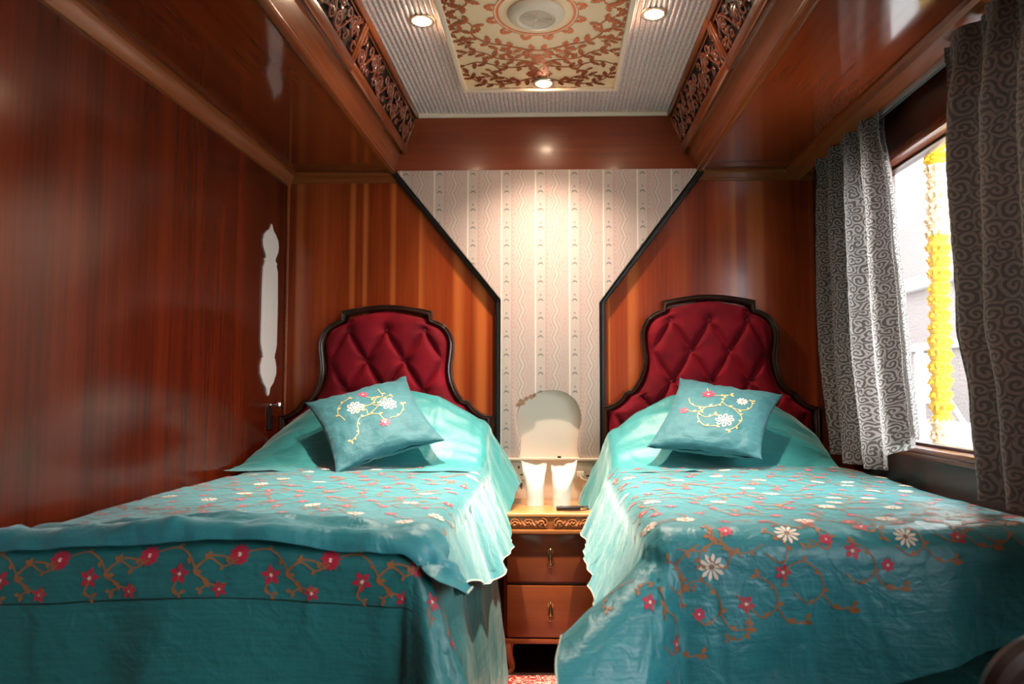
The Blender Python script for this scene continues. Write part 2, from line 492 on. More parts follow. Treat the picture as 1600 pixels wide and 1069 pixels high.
# ------------------------------------------------------------------ mesh helpers
class MB:
    def __init__(s):
        s.v, s.f, s.m, s.uv = [], [], [], {}

    def add(s, verts, faces, mi=0):
        o = len(s.v)
        s.v += [Vector(p) for p in verts]
        for f in faces:
            s.f.append([i + o for i in f])
            s.m.append(mi)
        return o

    def box(s, x0, x1, y0, y1, z0, z1, mi=0):
        v = [(x, y, z) for z in (z0, z1) for y in (y0, y1) for x in (x0, x1)]
        s.add(v, [(0, 2, 3, 1), (4, 5, 7, 6), (0, 1, 5, 4), (2, 6, 7, 3), (0, 4, 6, 2), (1, 3, 7, 5)], mi)

    def hexa(s, pts, mi=0):
        s.add(pts, [(0, 2, 3, 1), (4, 5, 7, 6), (0, 1, 5, 4), (2, 6, 7, 3), (0, 4, 6, 2), (1, 3, 7, 5)], mi)

    def grid(s, nu, nv, fn, mi=0, uvfn=None, close_u=False):
        o = len(s.v)
        for j in range(nv + 1):
            for i in range(nu + (0 if close_u else 1)):
                s.v.append(Vector(fn(i / nu, j / nv)))
                if uvfn:
                    s.uv[len(s.v) - 1] = uvfn(i / nu, j / nv)
        w = nu if close_u else nu + 1
        for j in range(nv):
            for i in range(nu):
                i2 = (i + 1) % w
                s.f.append([o + j * w + i, o + j * w + i2, o + (j + 1) * w + i2, o + (j + 1) * w + i])
                s.m.append(mi)
        return o

    def extrude_y(s, prof, y0, y1, mi=0, axis='Y', caps=True):
        """closed profile of (a,b) swept along an axis: Y -> (x,z), X -> (y,z), Z -> (x,y)"""
        def mk(a, b, c):
            return {'Y': (a, c, b), 'X': (c, a, b), 'Z': (a, b, c)}[axis]
        n = len(prof)
        v = [mk(a, b, y0) for a, b in prof] + [mk(a, b, y1) for a, b in prof]
        f = [(i, (i + 1) % n, n + (i + 1) % n, n + i) for i in range(n)]
        if caps:
            f += [tuple(range(n))[::-1], tuple(range(n, 2 * n))]
        s.add(v, f, mi)

    def tube(s, pts, r, n=8, mi=0, caps=True, flat=1.0, up=None):
        pts = [Vector(p) for p in pts]
        rr = r if isinstance(r, (list, tuple)) else [r] * len(pts)
        o = len(s.v)
        prev = None
        for k, p in enumerate(pts):
            t = (pts[min(k + 1, len(pts) - 1)] - pts[max(k - 1, 0)]).normalized()
            if up is not None:
                a = up.cross(t)
                if a.length < 1e-5:
                    a = t.orthogonal()
                a.normalize()
            elif prev is None:
                a = t.orthogonal().normalized()
            else:
                a = (prev - t * prev.dot(t))
                a = a.normalized() if a.length > 1e-6 else t.orthogonal().normalized()
            prev = a
            b = t.cross(a)
            for i in range(n):
                an = 2 * PI * i / n
                s.v.append(p + a * math.cos(an) * rr[k] + b * math.sin(an) * rr[k] * flat)
        m = len(pts)
        for k in range(m - 1):
            for i in range(n):
                s.f.append([o + k * n + i, o + k * n + (i + 1) % n, o + (k + 1) * n + (i + 1) % n, o + (k + 1) * n + i])
                s.m.append(mi)
        if caps:
            s.f.append([o + i for i in range(n)][::-1]); s.m.append(mi)
            s.f.append([o + (m - 1) * n + i for i in range(n)]); s.m.append(mi)

    def lathe(s, prof, c=(0, 0, 0), n=32, mi=0, axis='Z', flip=False):
        o = len(s.v)
        for r, h in prof:
            for i in range(n):
                a = 2 * PI * i / n
                x, y = r * math.cos(a), r * math.sin(a)
                p = {'Z': (x, y, h), 'Y': (x, h, y), 'X': (h, x, y)}[axis]
                s.v.append(Vector(p) + Vector(c))
        for k in range(len(prof) - 1):
            for i in range(n):
                s.f.append([o + k * n + i, o + k * n + (i + 1) % n, o + (k + 1) * n + (i + 1) % n, o + (k + 1) * n + i])
                s.m.append(mi)
        s.f.append([o + i for i in range(n)][::-1]); s.m.append(mi)
        s.f.append([o + (len(prof) - 1) * n + i for i in range(n)]); s.m.append(mi)

    def ball(s, c, r, nu=12, nv=8, mi=0, sq=(1, 1, 1)):
        prof = [(max(1e-4, r * math.sin(PI * k / nv)), -r * math.cos(PI * k / nv)) for k in range(nv + 1)]
        o = len(s.v)
        s.lathe(prof, (0, 0, 0), nu, mi)
        for i in range(o, len(s.v)):
            p = s.v[i]
            s.v[i] = Vector((p.x * sq[0], p.y * sq[1], p.z * sq[2])) + Vector(c)

    def build(s, name, mat, parent=None, origin=None, smooth=35, normals=True, bevel=0, bseg=2):
        me = bpy.data.meshes.new(name)
        if parent is not None:
            po = wloc(parent)
            base = Vector((0, 0, 0))
            shift = po
        else:
            base = Vector(origin) if origin is not None else Vector((0, 0, 0))
            shift = base
        me.from_pydata([p - shift for p in s.v], [], s.f)
        mats = mat if isinstance(mat, (list, tuple)) else [mat]
        for m in mats:
            me.materials.append(m)
        me.polygons.foreach_set('material_index', s.m)
        if s.uv:
            uvl = me.uv_layers.new(name='UVMap')
            for lp in me.loops:
                q = s.uv.get(lp.vertex_index, (0, 0))
                uvl.data[lp.index].uv = q
        bm = bmesh.new()
        bm.from_mesh(me)
        if normals:
            bmesh.ops.recalc_face_normals(bm, faces=bm.faces)
        if bevel:
            ed = [e for e in bm.edges if len(e.link_faces) == 2 and e.calc_face_angle(0) > math.radians(40)]
            bmesh.ops.bevel(bm, geom=ed, offset=bevel, segments=bseg, affect='EDGES', profile=0.5, clamp_overlap=True)
        if smooth:
            for f in bm.faces:
                f.smooth = True
            for e in bm.edges:
                if len(e.link_faces) == 2 and e.calc_face_angle(0) > math.radians(smooth):
                    e.smooth = False
        bm.to_mesh(me)
        bm.free()
        o = bpy.data.objects.new(name, me)
        COL.objects.link(o)
        o.location = base
        if parent is not None:
            o.parent = parent
        return o


def wloc(o):
    p = Vector(o.location)
    while o.parent is not None:
        o = o.parent
        p = p + Vector(o.location)
    return p


def tag(o, label, cat, group=None, kind=None):
    o['label'] = label
    o['category'] = cat
    if group:
        o['group'] = group
    if kind:
        o['kind'] = kind
    return o


def thing(name, loc, label, cat, group=None):
    o = bpy.data.objects.new(name, None)
    o.empty_display_size = 0.05
    COL.objects.link(o)
    o.location = loc
    return tag(o, label, cat, group)


def struct(o):
    o['kind'] = 'structure'
    return o


def copy_tree(o, parent=None):
    c = o.copy()
    COL.objects.link(c)
    if parent is not None:
        c.parent = parent
    for ch in list(o.children):
        copy_tree(ch, c)
    return c


def smooth01(t):
    t = max(0.0, min(1.0, t))
    return t * t * (3 - 2 * t)


def catmull(pts, per=8, closed=False):
    pts = [Vector(p) for p in pts]
    out = []
    n = len(pts)
    for k in range(n if closed else n - 1):
        if closed:
            p0, p1, p2, p3 = (pts[(k + d) % n] for d in (-1, 0, 1, 2))
        else:
            p0, p1, p2, p3 = pts[max(k - 1, 0)], pts[k], pts[k + 1], pts[min(k + 2, n - 1)]
        for i in range(per):
            t = i / per
            out.append(0.5 * ((2 * p1) + (p2 - p0) * t + (2 * p0 - 5 * p1 + 4 * p2 - p3) * t * t
                              + (3 * p1 - p0 - 3 * p2 + p3) * t ** 3))
    if not closed:
        out.append(pts[-1])
    return out


# ------------------------------------------------------------------ room dimensions
D = 3.36            # back wall
FZ = 0.04           # floor top
XL, XR = -1.25, 1.18
CEIL = 2.432
SOF = 2.16
YF = -1.3           # wall behind the viewer
CL, CR = -0.641, 0.523          # ceiling edges
LL, LR = -0.716, 0.608          # lower edge of the carved coving
ML, MR = -0.748, 0.655          # lower soffit moulding

# ------------------------------------------------------------------ structure
b = MB(); b.box(XL - 0.1, XR + 0.2, YF - 0.1, D + 0.1, FZ - 0.1, FZ)
struct(b.build('floor', M['floor']))
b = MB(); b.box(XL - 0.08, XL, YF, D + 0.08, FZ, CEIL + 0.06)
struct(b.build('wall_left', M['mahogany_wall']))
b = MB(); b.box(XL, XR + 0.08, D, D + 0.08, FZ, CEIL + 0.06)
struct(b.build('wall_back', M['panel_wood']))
b = MB(); b.box(XL - 0.08, XR + 0.08, YF - 0.08, YF, FZ, CEIL + 0.06)
struct(b.build('wall_front', M['mahogany_wall']))
# right wall around the window opening
WY0, WY1, WZ0, WZ1 = -0.70, 2.72, 0.968, 1.955
b = MB()
b.box(XR, XR + 0.08, YF, D, FZ, WZ0)
b.box(XR, XR + 0.08, YF, D, WZ1, CEIL + 0.06)
b.box(XR, XR + 0.08, YF, WY0, WZ0, WZ1)
b.box(XR, XR + 0.08, WY1, D, WZ0, WZ1)
struct(b.build('wall_right', M['window_wood']))

# ribbed silver ceiling: real half-round ribs running along the cabin
PITCH = 0.0186
b = MB()
nrib = int((CR - CL) / PITCH)
prof = []
for i in range(nrib * 8 + 1):
    t = i / (nrib * 8)
    ph = (i % 8) / 8
    prof.append((CL + (CR - CL) * t, CEIL - 0.0075 * math.sqrt(max(0, math.sin(PI * ph)))))
prof += [(CR, CEIL + 0.05), (CL, CEIL + 0.05)]
b.extrude_y(prof, YF, D, caps=False)
struct(b.build('ceiling', M['silver'], smooth=50))
# cream strip where the ceiling meets the end valance
b = MB(); b.extrude_y([(D - 0.045, CEIL - 0.012), (D - 0.035, CEIL - 0.02), (D, CEIL - 0.02), (D, CEIL), (D - 0.045, CEIL)], CL, CR, axis='X')
struct(b.build('trim_1', M['cream_paint']))
# side soffits (undersides), closed up to the roof
b = MB(); b.extrude_y([(XL, SOF), (ML + 0.03, SOF), (ML + 0.03, CEIL + 0.05), (XL, CEIL + 0.05)], YF, D)
# hollow behind the coving: only the underside board is needed
b = MB(); b.extrude_y([(XL, SOF), (ML, SOF), (ML, SOF + 0.02), (XL, SOF + 0.02)], YF, D)
struct(b.build('soffit_left', M['mahogany_soffit']))
b = MB(); b.extrude_y([(MR, SOF), (XR, SOF), (XR, SOF + 0.02), (MR, SOF + 0.02)], YF, D)
struct(b.build('soffit_right', M['mahogany_soffit']))
# sloping boards between soffit moulding and carved coving
b = MB(); b.extrude_y([(ML + 0.004, SOF + 0.008), (LL, LRZ := 2.243), (LL - 0.015, LRZ + 0.004), (ML - 0.014, SOF + 0.016)], YF, D - 0.01)
struct(b.build('trim_2', M['moulding']))
b = MB(); b.extrude_y([(MR - 0.004, SOF + 0.008), (LR, LRZ), (LR + 0.015, LRZ + 0.004), (MR + 0.014, SOF + 0.016)], YF, D - 0.01)
struct(b.build('trim_3', M['moulding']))


def round_prof(cx, cz, r, sx=1, sz=1, n=10):
    return [(cx + r * sx * math.cos(2 * PI * i / n), cz + r * sz * math.sin(2 * PI * i / n)) for i in range(n)]


# lower soffit mouldings
b = MB(); b.extrude_y(round_prof(ML - 0.006, SOF - 0.002, 0.016, 1.15, 0.9), YF, D - 0.012)
struct(b.build('trim_4', M['moulding']))
b = MB(); b.extrude_y(round_prof(MR + 0.006, SOF - 0.002, 0.016, 1.15, 0.9), YF, D - 0.012)
struct(b.build('trim_5', M['moulding']))
# wall / soffit cornices
b = MB(); b.extrude_y([(XL, SOF), (XL + 0.040, SOF), (XL + 0.043, SOF - 0.010), (XL + 0.033, SOF - 0.014), (XL + 0.030, SOF - 0.024),
                       (XL + 0.022, SOF - 0.042), (XL + 0.010, SOF - 0.058), (XL, SOF - 0.060)], YF, D)
struct(b.build('trim_6', M['moulding']))
b = MB(); b.extrude_y([(1.045, SOF), (1.045, SOF - 0.008), (1.060, SOF - 0.014), (1.064, SOF - 0.030), (1.095, SOF - 0.040), (1.118, SOF - 0.046), (1.118, SOF)], YF, D)
struct(b.build('trim_7', M['moulding']))
# valance board over the bed heads and the rails on the wood panels
b = MB(); b.extrude_y([(CL - 0.02, CEIL), (LL - 0.015, 2.24), (ML + 0.005, SOF), (MR - 0.005, SOF), (LR + 0.015, 2.24), (CR + 0.02, CEIL)], D - 0.022, D)
struct(b.build('trim_8', M['mahogany_valance']))
b = MB()
for x0, x1 in ((XL, -0.735), (0.66, XR)):
    b.extrude_y([(D, SOF), (D - 0.028, SOF), (D - 0.03, SOF - 0.008), (D - 0.018, SOF - 0.014), (D - 0.018, SOF - 0.036), (D - 0.012, SOF - 0.040), (D - 0.012, SOF - 0.046), (D, SOF - 0.048)], x0, x1, axis='X')
struct(b.build('trim_9', M['moulding_x']))
# corner bead
b = MB(); b.extrude_y(round_prof(XL + 0.006, D - 0.006, 0.008), FZ, SOF - 0.05, axis='Z')
struct(b.build('trim_10', M['moulding']))

# ------------------------------------------------------------------ window
b = MB()
def wframe(bb, x0, x1, w):
    bb.box(x0, x1, WY0, WY1, WZ0, WZ0 + w)
    bb.box(x0, x1, WY0, WY1, WZ1 - w, WZ1)
    bb.box(x0, x1, WY0, WY0 + w, WZ0 + w, WZ1 - w)
    bb.box(x0, x1, WY1 - w, WY1, WZ0 + w, WZ1 - w)
win = bpy.data.objects.new('window_1', None)
COL.objects.link(win)
win.location = (XR + 0.05, 1.0, WZ0)
struct(win)
b = MB(); wframe(b, XR + 0.035, XR + 0.075, 0.012)
b.build('window_frame', M['window_wood'], win, bevel=0.003)
b = MB()
b.box(XR - 0.022, XR + 0.034, WY0 - 0.02, WY1 + 0.02, WZ0 - 0.016, WZ0 + 0.002)
b.box(XR - 0.014, XR + 0.0, WY0 - 0.02, WY1 + 0.02, WZ0 - 0.034, WZ0 - 0.016)
b.build('window_sill', M['moulding'], win, bevel=0.004)
b = MB()
b.box(XR - 0.014, XR + 0.034, WY0 - 0.02, WY1 + 0.02, WZ1 - 0.004, WZ1 + 0.028)
b.build('window_head', M['moulding'], win, bevel=0.005)
b = MB(); b.box(XR + 0.052, XR + 0.056, WY0 + 0.012, WY1 - 0.012, WZ0 + 0.012, WZ1 - 0.012)
b.build('window_pane', M['glass'], win)
# curtain track
t = thing('curtain_track', (1.125, 1.4, SOF - 0.06), 'grey metal curtain track running along the top of the window wall', 'curtain track')
b = MB(); b.extrude_y([(1.119, SOF), (1.150, SOF), (1.150, SOF - 0.052), (1.141, SOF - 0.052), (1.141, SOF - 0.044), (1.128, SOF - 0.044), (1.128, SOF - 0.060), (1.119, SOF - 0.060)], 0.2, 3.1)
b.build('rail', M['alu'], t)


# ------------------------------------------------------------------ ceiling lamps
def downlight(loc, label, power=1.0, cone=66):
    t = thing('downlight', loc, label, 'ceiling light', 'recessed downlights')
    x, y, z = loc
    b = MB(); b.lathe([(0.031, 0.004), (0.046, 0.004), (0.047, 0.001), (0.044, -0.003), (0.034, -0.004), (0.031, -0.002), (0.031, 0.003)], loc, 32)
    b.build('rim', M['lamp_rim'], t)
    b = MB(); b.lathe([(0.001, -0.013), (0.010, -0.0122), (0.019, -0.0095), (0.026, -0.005), (0.0305, -0.001), (0.0305, 0.002), (0.001, 0.002)], loc, 28)
    b.build('lens', M['lamp'], t)
    ld = bpy.data.lights.new('downlight_beam', 'SPOT')
    ld.energy = SPOT_W * power
    ld.color = SPOT_COL
    ld.spot_size = math.radians(cone)
    ld.spot_blend = 1.0
    ld.shadow_soft_size = 0.03
    lo = bpy.data.objects.new('downlight_beam', ld)
    COL.objects.link(lo)
    lo.parent = t
    lo.location = (0, 0, -0.018)
    return t


PZ = CEIL - 0.030            # face of the floral ceiling panel
downlight((-0.459, 2.455, CEIL - 0.006), 'lit round downlight in silver ribbed ceiling left of the floral panel', 3.2)
downlight((0.335, 2.43, CEIL - 0.006), 'lit round downlight in silver ribbed ceiling right of the floral panel', 3.2)
downlight((-0.046, 1.82, PZ - 0.004), 'lit round downlight of the gilt floral ceiling panel above the top of the picture', 0.5)
for sx, side in ((-0.459, 'left'), (0.335, 'right')):  # pair added out of view to brighten the bed fronts
    downlight((sx, -0.55, CEIL - 0.006), 'unseen downlight added as fill over the viewer at the %s of the ceiling' % side, 0.62, 100)
downlight((-0.046, 2.925, PZ - 0.004), 'lit round downlight at the near end of the gilt floral ceiling panel by the valance', 1.15, 118)

# ------------------------------------------------------------------ floral ceiling panel
PX0, PX1, PY0, PY1 = -0.366, 0.240, 1.76, 2.98
PC = (-0.063, 2.37)
cp = thing('ceiling_panel', (PC[0], PC[1], PZ), 'cream ceiling panel with copper floral scrollwork in a cream frame', 'ceiling panel')
b = MB(); b.box(PX0, PX1, PY0, PY1, PZ, CEIL - 0.0)
b.build('board', M['panel_cream'], cp)
b = MB()
fw = 0.020
def frame_prof_bar(bb, x0, x1, y0, y1):
    bb.box(x0, x1, y0, y1, PZ - 0.012, CEIL)
frame_prof_bar(b, PX0 - fw, PX0, PY0 - fw, PY1 + fw)
frame_prof_bar(b, PX1, PX1 + fw, PY0 - fw, PY1 + fw)
frame_prof_bar(b, PX0, PX1, PY1, PY1 + fw)
frame_prof_bar(b, PX0, PX1, PY0 - fw, PY0)
b.build('frame', M['cream_paint'], cp, bevel=0.004)

fl = MB()
def flat_poly(pts):
    """thin raised shape on the panel face from (x,d) measured from the vent"""
    for sx in (1, -1):
        for sy in (1, -1):
            if sy < 0 and PC[1] - max(p[1] for p in pts) < PY0:
                pass
            zz = PZ - 0.0008 - (len(fl.f) % 700) * 2e-6
            v = [(PC[0] + sx * p[0] * 0.91, PC[1] + sy * p[1], zz) for p in pts]
            v = [p for p in v]
            n = len(v)
            fl.add(v, [tuple(range(n))])
def strip2(pts, w0, w1):
    pts = [Vector((p[0], p[1])) for p in pts]
    n = len(pts)
    L = []
    R = []
    for k, p in enumerate(pts):
        d = (pts[min(k + 1, n - 1)] - pts[max(k - 1, 0)])
        d.normalize()
        q = Vector((-d.y, d.x)) * (w0 + (w1 - w0) * k / (n - 1)) * 0.5
        L.append(p + q); R.append(p - q)
    for k in range(n - 1):
        flat_poly([L[k], L[k + 1], R[k + 1], R[k]])
def leaf2(p, ang, ln, wd):
    c, s = math.cos(ang), math.sin(ang)
    # lobed acanthus leaf
    prof = [(0, 0), (0.14, 0.30), (0.26, 0.62), (0.36, 0.34), (0.50, 0.86), (0.60, 0.42), (0.76, 0.55), (1, 0.0)]
    up = [(a * ln, h * wd * 0.5) for a, h in prof]
    lo = [(a * ln, -h * wd * 0.5) for a, h in prof[1:-1]]
    # left and right half as small quads so every piece stays convex
    for sgn in (1, -1):
        for k in range(len(prof) - 1):
            a0, h0 = prof[k]; a1, h1 = prof[k + 1]
            q = [(a0 * ln, 0), (a1 * ln, 0), (a1 * ln, sgn * h1 * wd * 0.5), (a0 * ln, sgn * h0 * wd * 0.5)]
            flat_poly([(p[0] + c * x - s * y, p[1] + s * x + c * y) for x, y in q])
def spiral2(c, r0, r1, a0, a1, n=22):
    return [(c[0] + (r0 + (r1 - r0) * k / n) * math.cos(a0 + (a1 - a0) * k / n), c[1] + (r0 + (r1 - r0) * k / n) * math.sin(a0 + (a1 - a0) * k / n)) for k in range(n + 1)]
def vine2(pts, w=0.008, leaves=6, ll=0.05, seed=0, both=True):
    p = catmull([(a, b_, 0) for a, b_ in pts], 8)
    w *= 1.3
    ll *= 1.15
    strip2(p, w, w * 0.55)
    rnd = random.Random(seed)
    n = len(p)
    for k in range(leaves):
        i = int((k + 0.7) / (leaves + 0.4) * (n - 2))
        d = p[i + 1] - p[i]
        an = math.atan2(d.y, d.x)
        for sd in ((1, -1) if both and k % 2 == 0 else ((1,) if k % 4 == 1 else (-1,))):
            leaf2(p[i], an + sd * (0.75 + rnd.random() * 0.4), ll * (0.75 + rnd.random() * 0.4), ll * 0.62)
    d = p[-1] - p[-2]
    leaf2(p[-1], math.atan2(d.y, d.x), ll, ll * 0.7)
ring = [(0.142 * math.sin(a), 0.142 * math.cos(a)) for a in [PI / 2 * k / 14 for k in range(15)]]
strip2(ring, 0.009, 0.009)
ring2 = [(0.155 * math.sin(a), 0.155 * math.cos(a)) for a in [PI / 2 * k / 14 for k in range(15)]]
strip2(ring2, 0.003, 0.003)
for k in range(6):
    a = PI / 2 * (k + 0.5) / 6
    leaf2((0.155 * math.sin(a), 0.155 * math.cos(a)), PI / 2 - a + (0.6 if k % 2 else -0.6), 0.045, 0.030)
vine2([(0.0, 0.27), (0.06, 0.255), (0.13, 0.225), (0.20, 0.20), (0.25, 0.14), (0.245, 0.07), (0.29, 0.03)], 0.008, 9, 0.050, 1)
vine2([(0.0, 0.39), (0.05, 0.355), (0.11, 0.345), (0.17, 0.33), (0.22, 0.285), (0.27, 0.27), (0.31, 0.295)], 0.008, 8, 0.050, 2)
vine2([(0.0, 0.37), (0.06, 0.40), (0.13, 0.41), (0.19, 0.385), (0.25, 0.36), (0.31, 0.385)], 0.008, 6, 0.046, 3)
vine2([(0.19, 0.385), (0.165, 0.43), (0.185, 0.455), (0.205, 0.44)], 0.006, 1, 0.03, 4)
vine2([(0.0, 0.505), (0.05, 0.52), (0.10, 0.545), (0.16, 0.565), (0.22, 0.565), (0.27, 0.54), (0.30, 0.50), (0.31, 0.46)], 0.008, 10, 0.048, 5)
vine2([(0.12, 0.55), (0.15, 0.505), (0.195, 0.49), (0.235, 0.495)], 0.006, 4, 0.044, 6)
vine2([(0.02, 0.30), (0.07, 0.305), (0.12, 0.285), (0.16, 0.255)], 0.006, 4, 0.042, 7)
vine2([(0.25, 0.20), (0.29, 0.20), (0.315, 0.165)], 0.006, 3, 0.040, 8)
vine2([(0.28, 0.12), (0.31, 0.095), (0.325, 0.06)], 0.006, 3, 0.040, 9)
for a in (0.0, 0.55, 1.1):
    leaf2((0.0, 0.44), PI / 2 - a + 0.0 if a else PI / 2, 0.07 - a * 0.01, 0.05)
for a in (0.35, 0.85):
    leaf2((0.0, 0.455), -PI / 2 + a, 0.055, 0.03)
leaf2((0.0, 0.30), PI / 2, 0.06, 0.05)
leaf2((0.0, 0.30), PI / 2 - 0.8, 0.05, 0.035)
for k in range(5):
    leaf2((0.03 + k * 0.026, 0.605 - 0.0), 0.25 + 0.2 * (k % 2), 0.05, 0.024)
fl.build('floral_scrollwork', M['copper'], cp, normals=False, smooth=0)

# round air vent
t = thing('air_vent', (PC[0], PC[1], PZ), 'round cream louvred air vent in the centre of the floral ceiling panel', 'air vent')
b = MB(); b.lathe([(0.058, 0.0), (0.094, 0.0), (0.096, -0.005), (0.090, -0.014), (0.078, -0.021), (0.065, -0.023), (0.059, -0.019), (0.058, -0.003)], (PC[0], PC[1], PZ), 48)
b.build('housing', M['vent_plastic'], t)
prof = [(0.001, -0.0225), (0.007, -0.0225)]
for k in range(8):
    r0 = 0.0075 + k * 0.0062
    prof += [(r0, -0.010), (r0 + 0.0018, -0.010), (r0 + 0.0024, -0.0215 + 0.0004 * k), (r0 + 0.0056, -0.0215 + 0.0004 * k)]
prof += [(0.0585, -0.0185), (0.0585, -0.004), (0.001, -0.004)]
b = MB(); b.lathe(prof, (PC[0], PC[1], PZ), 48)
for k in range(2):
    a = PI * k / 2 + 0.2
    c, s_ = math.cos(a) * 0.057, math.sin(a) * 0.057
    b.tube([(PC[0] - c, PC[1] - s_, PZ - 0.0205), (PC[0] + c, PC[1] + s_, PZ - 0.0205)], 0.0012, 6)
b.build('louvre_rings', M['vent_plastic'], t, smooth=20)


# ------------------------------------------------------------------ carved coving panels
def carved_panel(side, y0, y1, label, seed):
    xt, xb = (CL, LL) if side < 0 else (CR, LR)
    zt, zb = CEIL - 0.004, LRZ
    ex = Vector((xb - xt, 0, zb - zt)); W = ex.length; ex.normalize()
    ey = Vector((0, 1, 0))
    nn = ex.cross(ey)
    if nn.dot(Vector((-side, 0, -1))) < 0:
        nn = -nn
    O = Vector((xt, y0, zt))
    L = y1 - y0
    t = thing('carved_panel', O + ex * W / 2 + ey * L / 2, label, 'carved panel', 'carved wooden coving panels')

    def P(s, w, h=0.0):
        return O + ey * s + ex * w + nn * h
    b = MB()
    b.hexa([P(0, 0, -0.012), P(L, 0, -0.012), P(0, W, -0.012), P(L, W, -0.012), P(0, 0, -0.004), P(L, 0, -0.004), P(0, W, -0.004), P(L, W, -0.004)])
    b.build('backing', M['backing'], t)
    b = MB()

    def bar(s0, s1, w0, w1, h):
        b.hexa([P(s0, w0, -0.004), P(s1, w0, -0.004), P(s0, w1, -0.004), P(s1, w1, -0.004), P(s0, w0, h), P(s1, w0, h), P(s0, w1, h), P(s1, w1, h)])
    e = 0.022
    bar(0, L, 0, 0.026, 0.014); bar(0, L, W - 0.040, W, 0.022)
    bar(0, e, 0.026, W - 0.040, 0.014); bar(L - e, L, 0.026, W - 0.040, 0.014)
    b.build('frame', M['moulding'], t, bevel=0.005)
    # scroll carving
    b = MB()
    rnd = random.Random(seed)
    w0, w1 = 0.030, W - 0.044
    wc, hw = (w0 + w1) / 2, (w1 - w0) / 2
    n = max(2, round((L - 2 * e) / 0.115))
    cl = (L - 2 * e) / n

    def scroll(cs, cw, r, a0, turns, sg, th=0.0052):
        pts = []
        N = 26
        for k in range(N + 1):
            f = k / N
            a = a0 + sg * turns * 2 * PI * f
            rr = r * (1 - 0.80 * f)
            pts.append(P(cs + rr * math.cos(a), cw + rr * math.sin(a) * 0.95, 0.003 + 0.004 * f))
        b.tube(pts, [th * (0.75 + 0.5 * k / N) for k in range(N + 1)], 6, up=nn)

    def petal(s, w, an, ln, wd):
        c, sn = math.cos(an), math.sin(an)
        N = 7
        pts, rr = [], []
        for k in range(N + 1):
            f = k / N
            bend = 0.18 * ln * math.sin(PI * f)
            x, y = ln * f, bend
            pts.append(P(s + c * x - sn * y, w + sn * x + c * y, 0.004 + 0.005 * math.sin(PI * f)))
            rr.append(max(0.0008, wd * math.sin(PI * (0.08 + 0.9 * f))))
        b.tube(pts, rr, 6, up=nn, flat=0.6)
    for k in range(n):
        cs = e + cl * (k + 0.5)
        sg = 1 if k % 2 == 0 else -1
        scroll(cs - 0.012, wc + sg * hw * 0.28, hw * 0.62, -sg * PI / 2, 1.35, sg)
        scroll(cs + cl * 0.40, wc - sg * hw * 0.42, hw * 0.46, sg * PI / 2, 1.2, -sg, 0.0045)
        scroll(cs - cl * 0.34, wc - sg * hw * 0.62, hw * 0.30, 0.4, 1.1, sg, 0.004)
        scroll(cs + cl * 0.12, wc + sg * hw * 0.78, hw * 0.24, 2.2, 1.1, -sg, 0.004)
        for q in range(7):
            an = rnd.random() * 2 * PI
            petal(cs + (rnd.random() - 0.5) * cl * 0.8, wc + (rnd.random() - 0.5) * hw * 1.3, an, 0.032 + rnd.random() * 0.016, 0.0068)
        for q in range(6):
            an = 2 * PI * q / 6
            petal(cs - 0.012, wc + sg * hw * 0.28, an, 0.020, 0.0055)
    # running stem
    pts = [P(e + (L - 2 * e) * k / 60, wc + hw * 0.75 * math.sin(PI * n * k / 60), 0.004) for k in range(61)]
    b.tube(pts, 0.0045, 6, up=nn)
    for w in (w0 + 0.003, w1 - 0.003):
        b.tube([P(e, w, 0.003), P(L - e, w, 0.003)], 0.003, 6)
    # keep the carving inside the frame
    for i, p in enumerate(b.v):
        d = p - O
        s = min(max(d.dot(ey), e - 0.004), L - e + 0.004)
        w = min(max(d.dot(ex), w0 - 0.006), w1 + 0.006)
        b.v[i] = P(s, w, d.dot(nn))
    b.build('scroll_carving', M['carved'], t)
    return t


YM = 2.43
carved_panel(-1, YM, D - 0.025, 'carved scroll panel in the left ceiling coving nearest the valance', 1)
carved_panel(-1, 1.45, YM, 'carved scroll panel in the left ceiling coving cut by the top of the picture', 2)
carved_panel(1, YM + 0.02, D - 0.025, 'carved scroll panel in the right ceiling coving nearest the valance', 3)
carved_panel(1, 1.45, YM + 0.02, 'carved scroll panel in the right ceiling coving cut by the top of the picture', 4)
# plain coving further back over the viewer
b = MB()
b.extrude_y([(CL, CEIL), (LL, LRZ), (LL - 0.01, LRZ), (CL - 0.01, CEIL)], YF, 1.45)
b.extrude_y([(CR, CEIL), (LR, LRZ), (LR + 0.01, LRZ), (CR + 0.01, CEIL)], YF, 1.45)
struct(b.build('trim_11', M['mahogany_soffit']))

# ------------------------------------------------------------------ upholstered centre strip
ST = 0.048
sx0, sx1 = -0.250, 0.199
arch = [(0.106, 0.846), (0.098, 0.900), (0.104, 0.960), (0.114, 1.010), (0.108, 1.060), (0.086, 1.105), (0.046, 1.135), (0.0, 1.146),
        (-0.060, 1.142), (-0.110, 1.124), (-0.150, 1.090), (-0.172, 1.045), (-0.174, 0.990), (-0.160, 0.940), (-0.158, 0.890), (-0.166, 0.846)]
arch_s = [(p.x, p.z) for p in catmull([(a, 0, c) for a, c in arch], 4)]
outline = [(-0.722, 2.158), (0.640, 2.158), (0.648, 2.150), (sx1, 1.545), (sx1, 0.846)] + arch_s + [(sx0, 0.846), (sx0, 1.560), (-0.728, 2.150)]
up = thing('upholstered_wall_panel', (-0.03, D, 0.846), 'pale striped upholstered wall panel narrowing down between the beds', 'wall panel')
b = MB(); b.extrude_y(outline, D - ST, D - 0.001)
o = b.build('padded_fabric', M['wallpaper'], up, bevel=0.014, bseg=4, smooth=60)
b = MB()
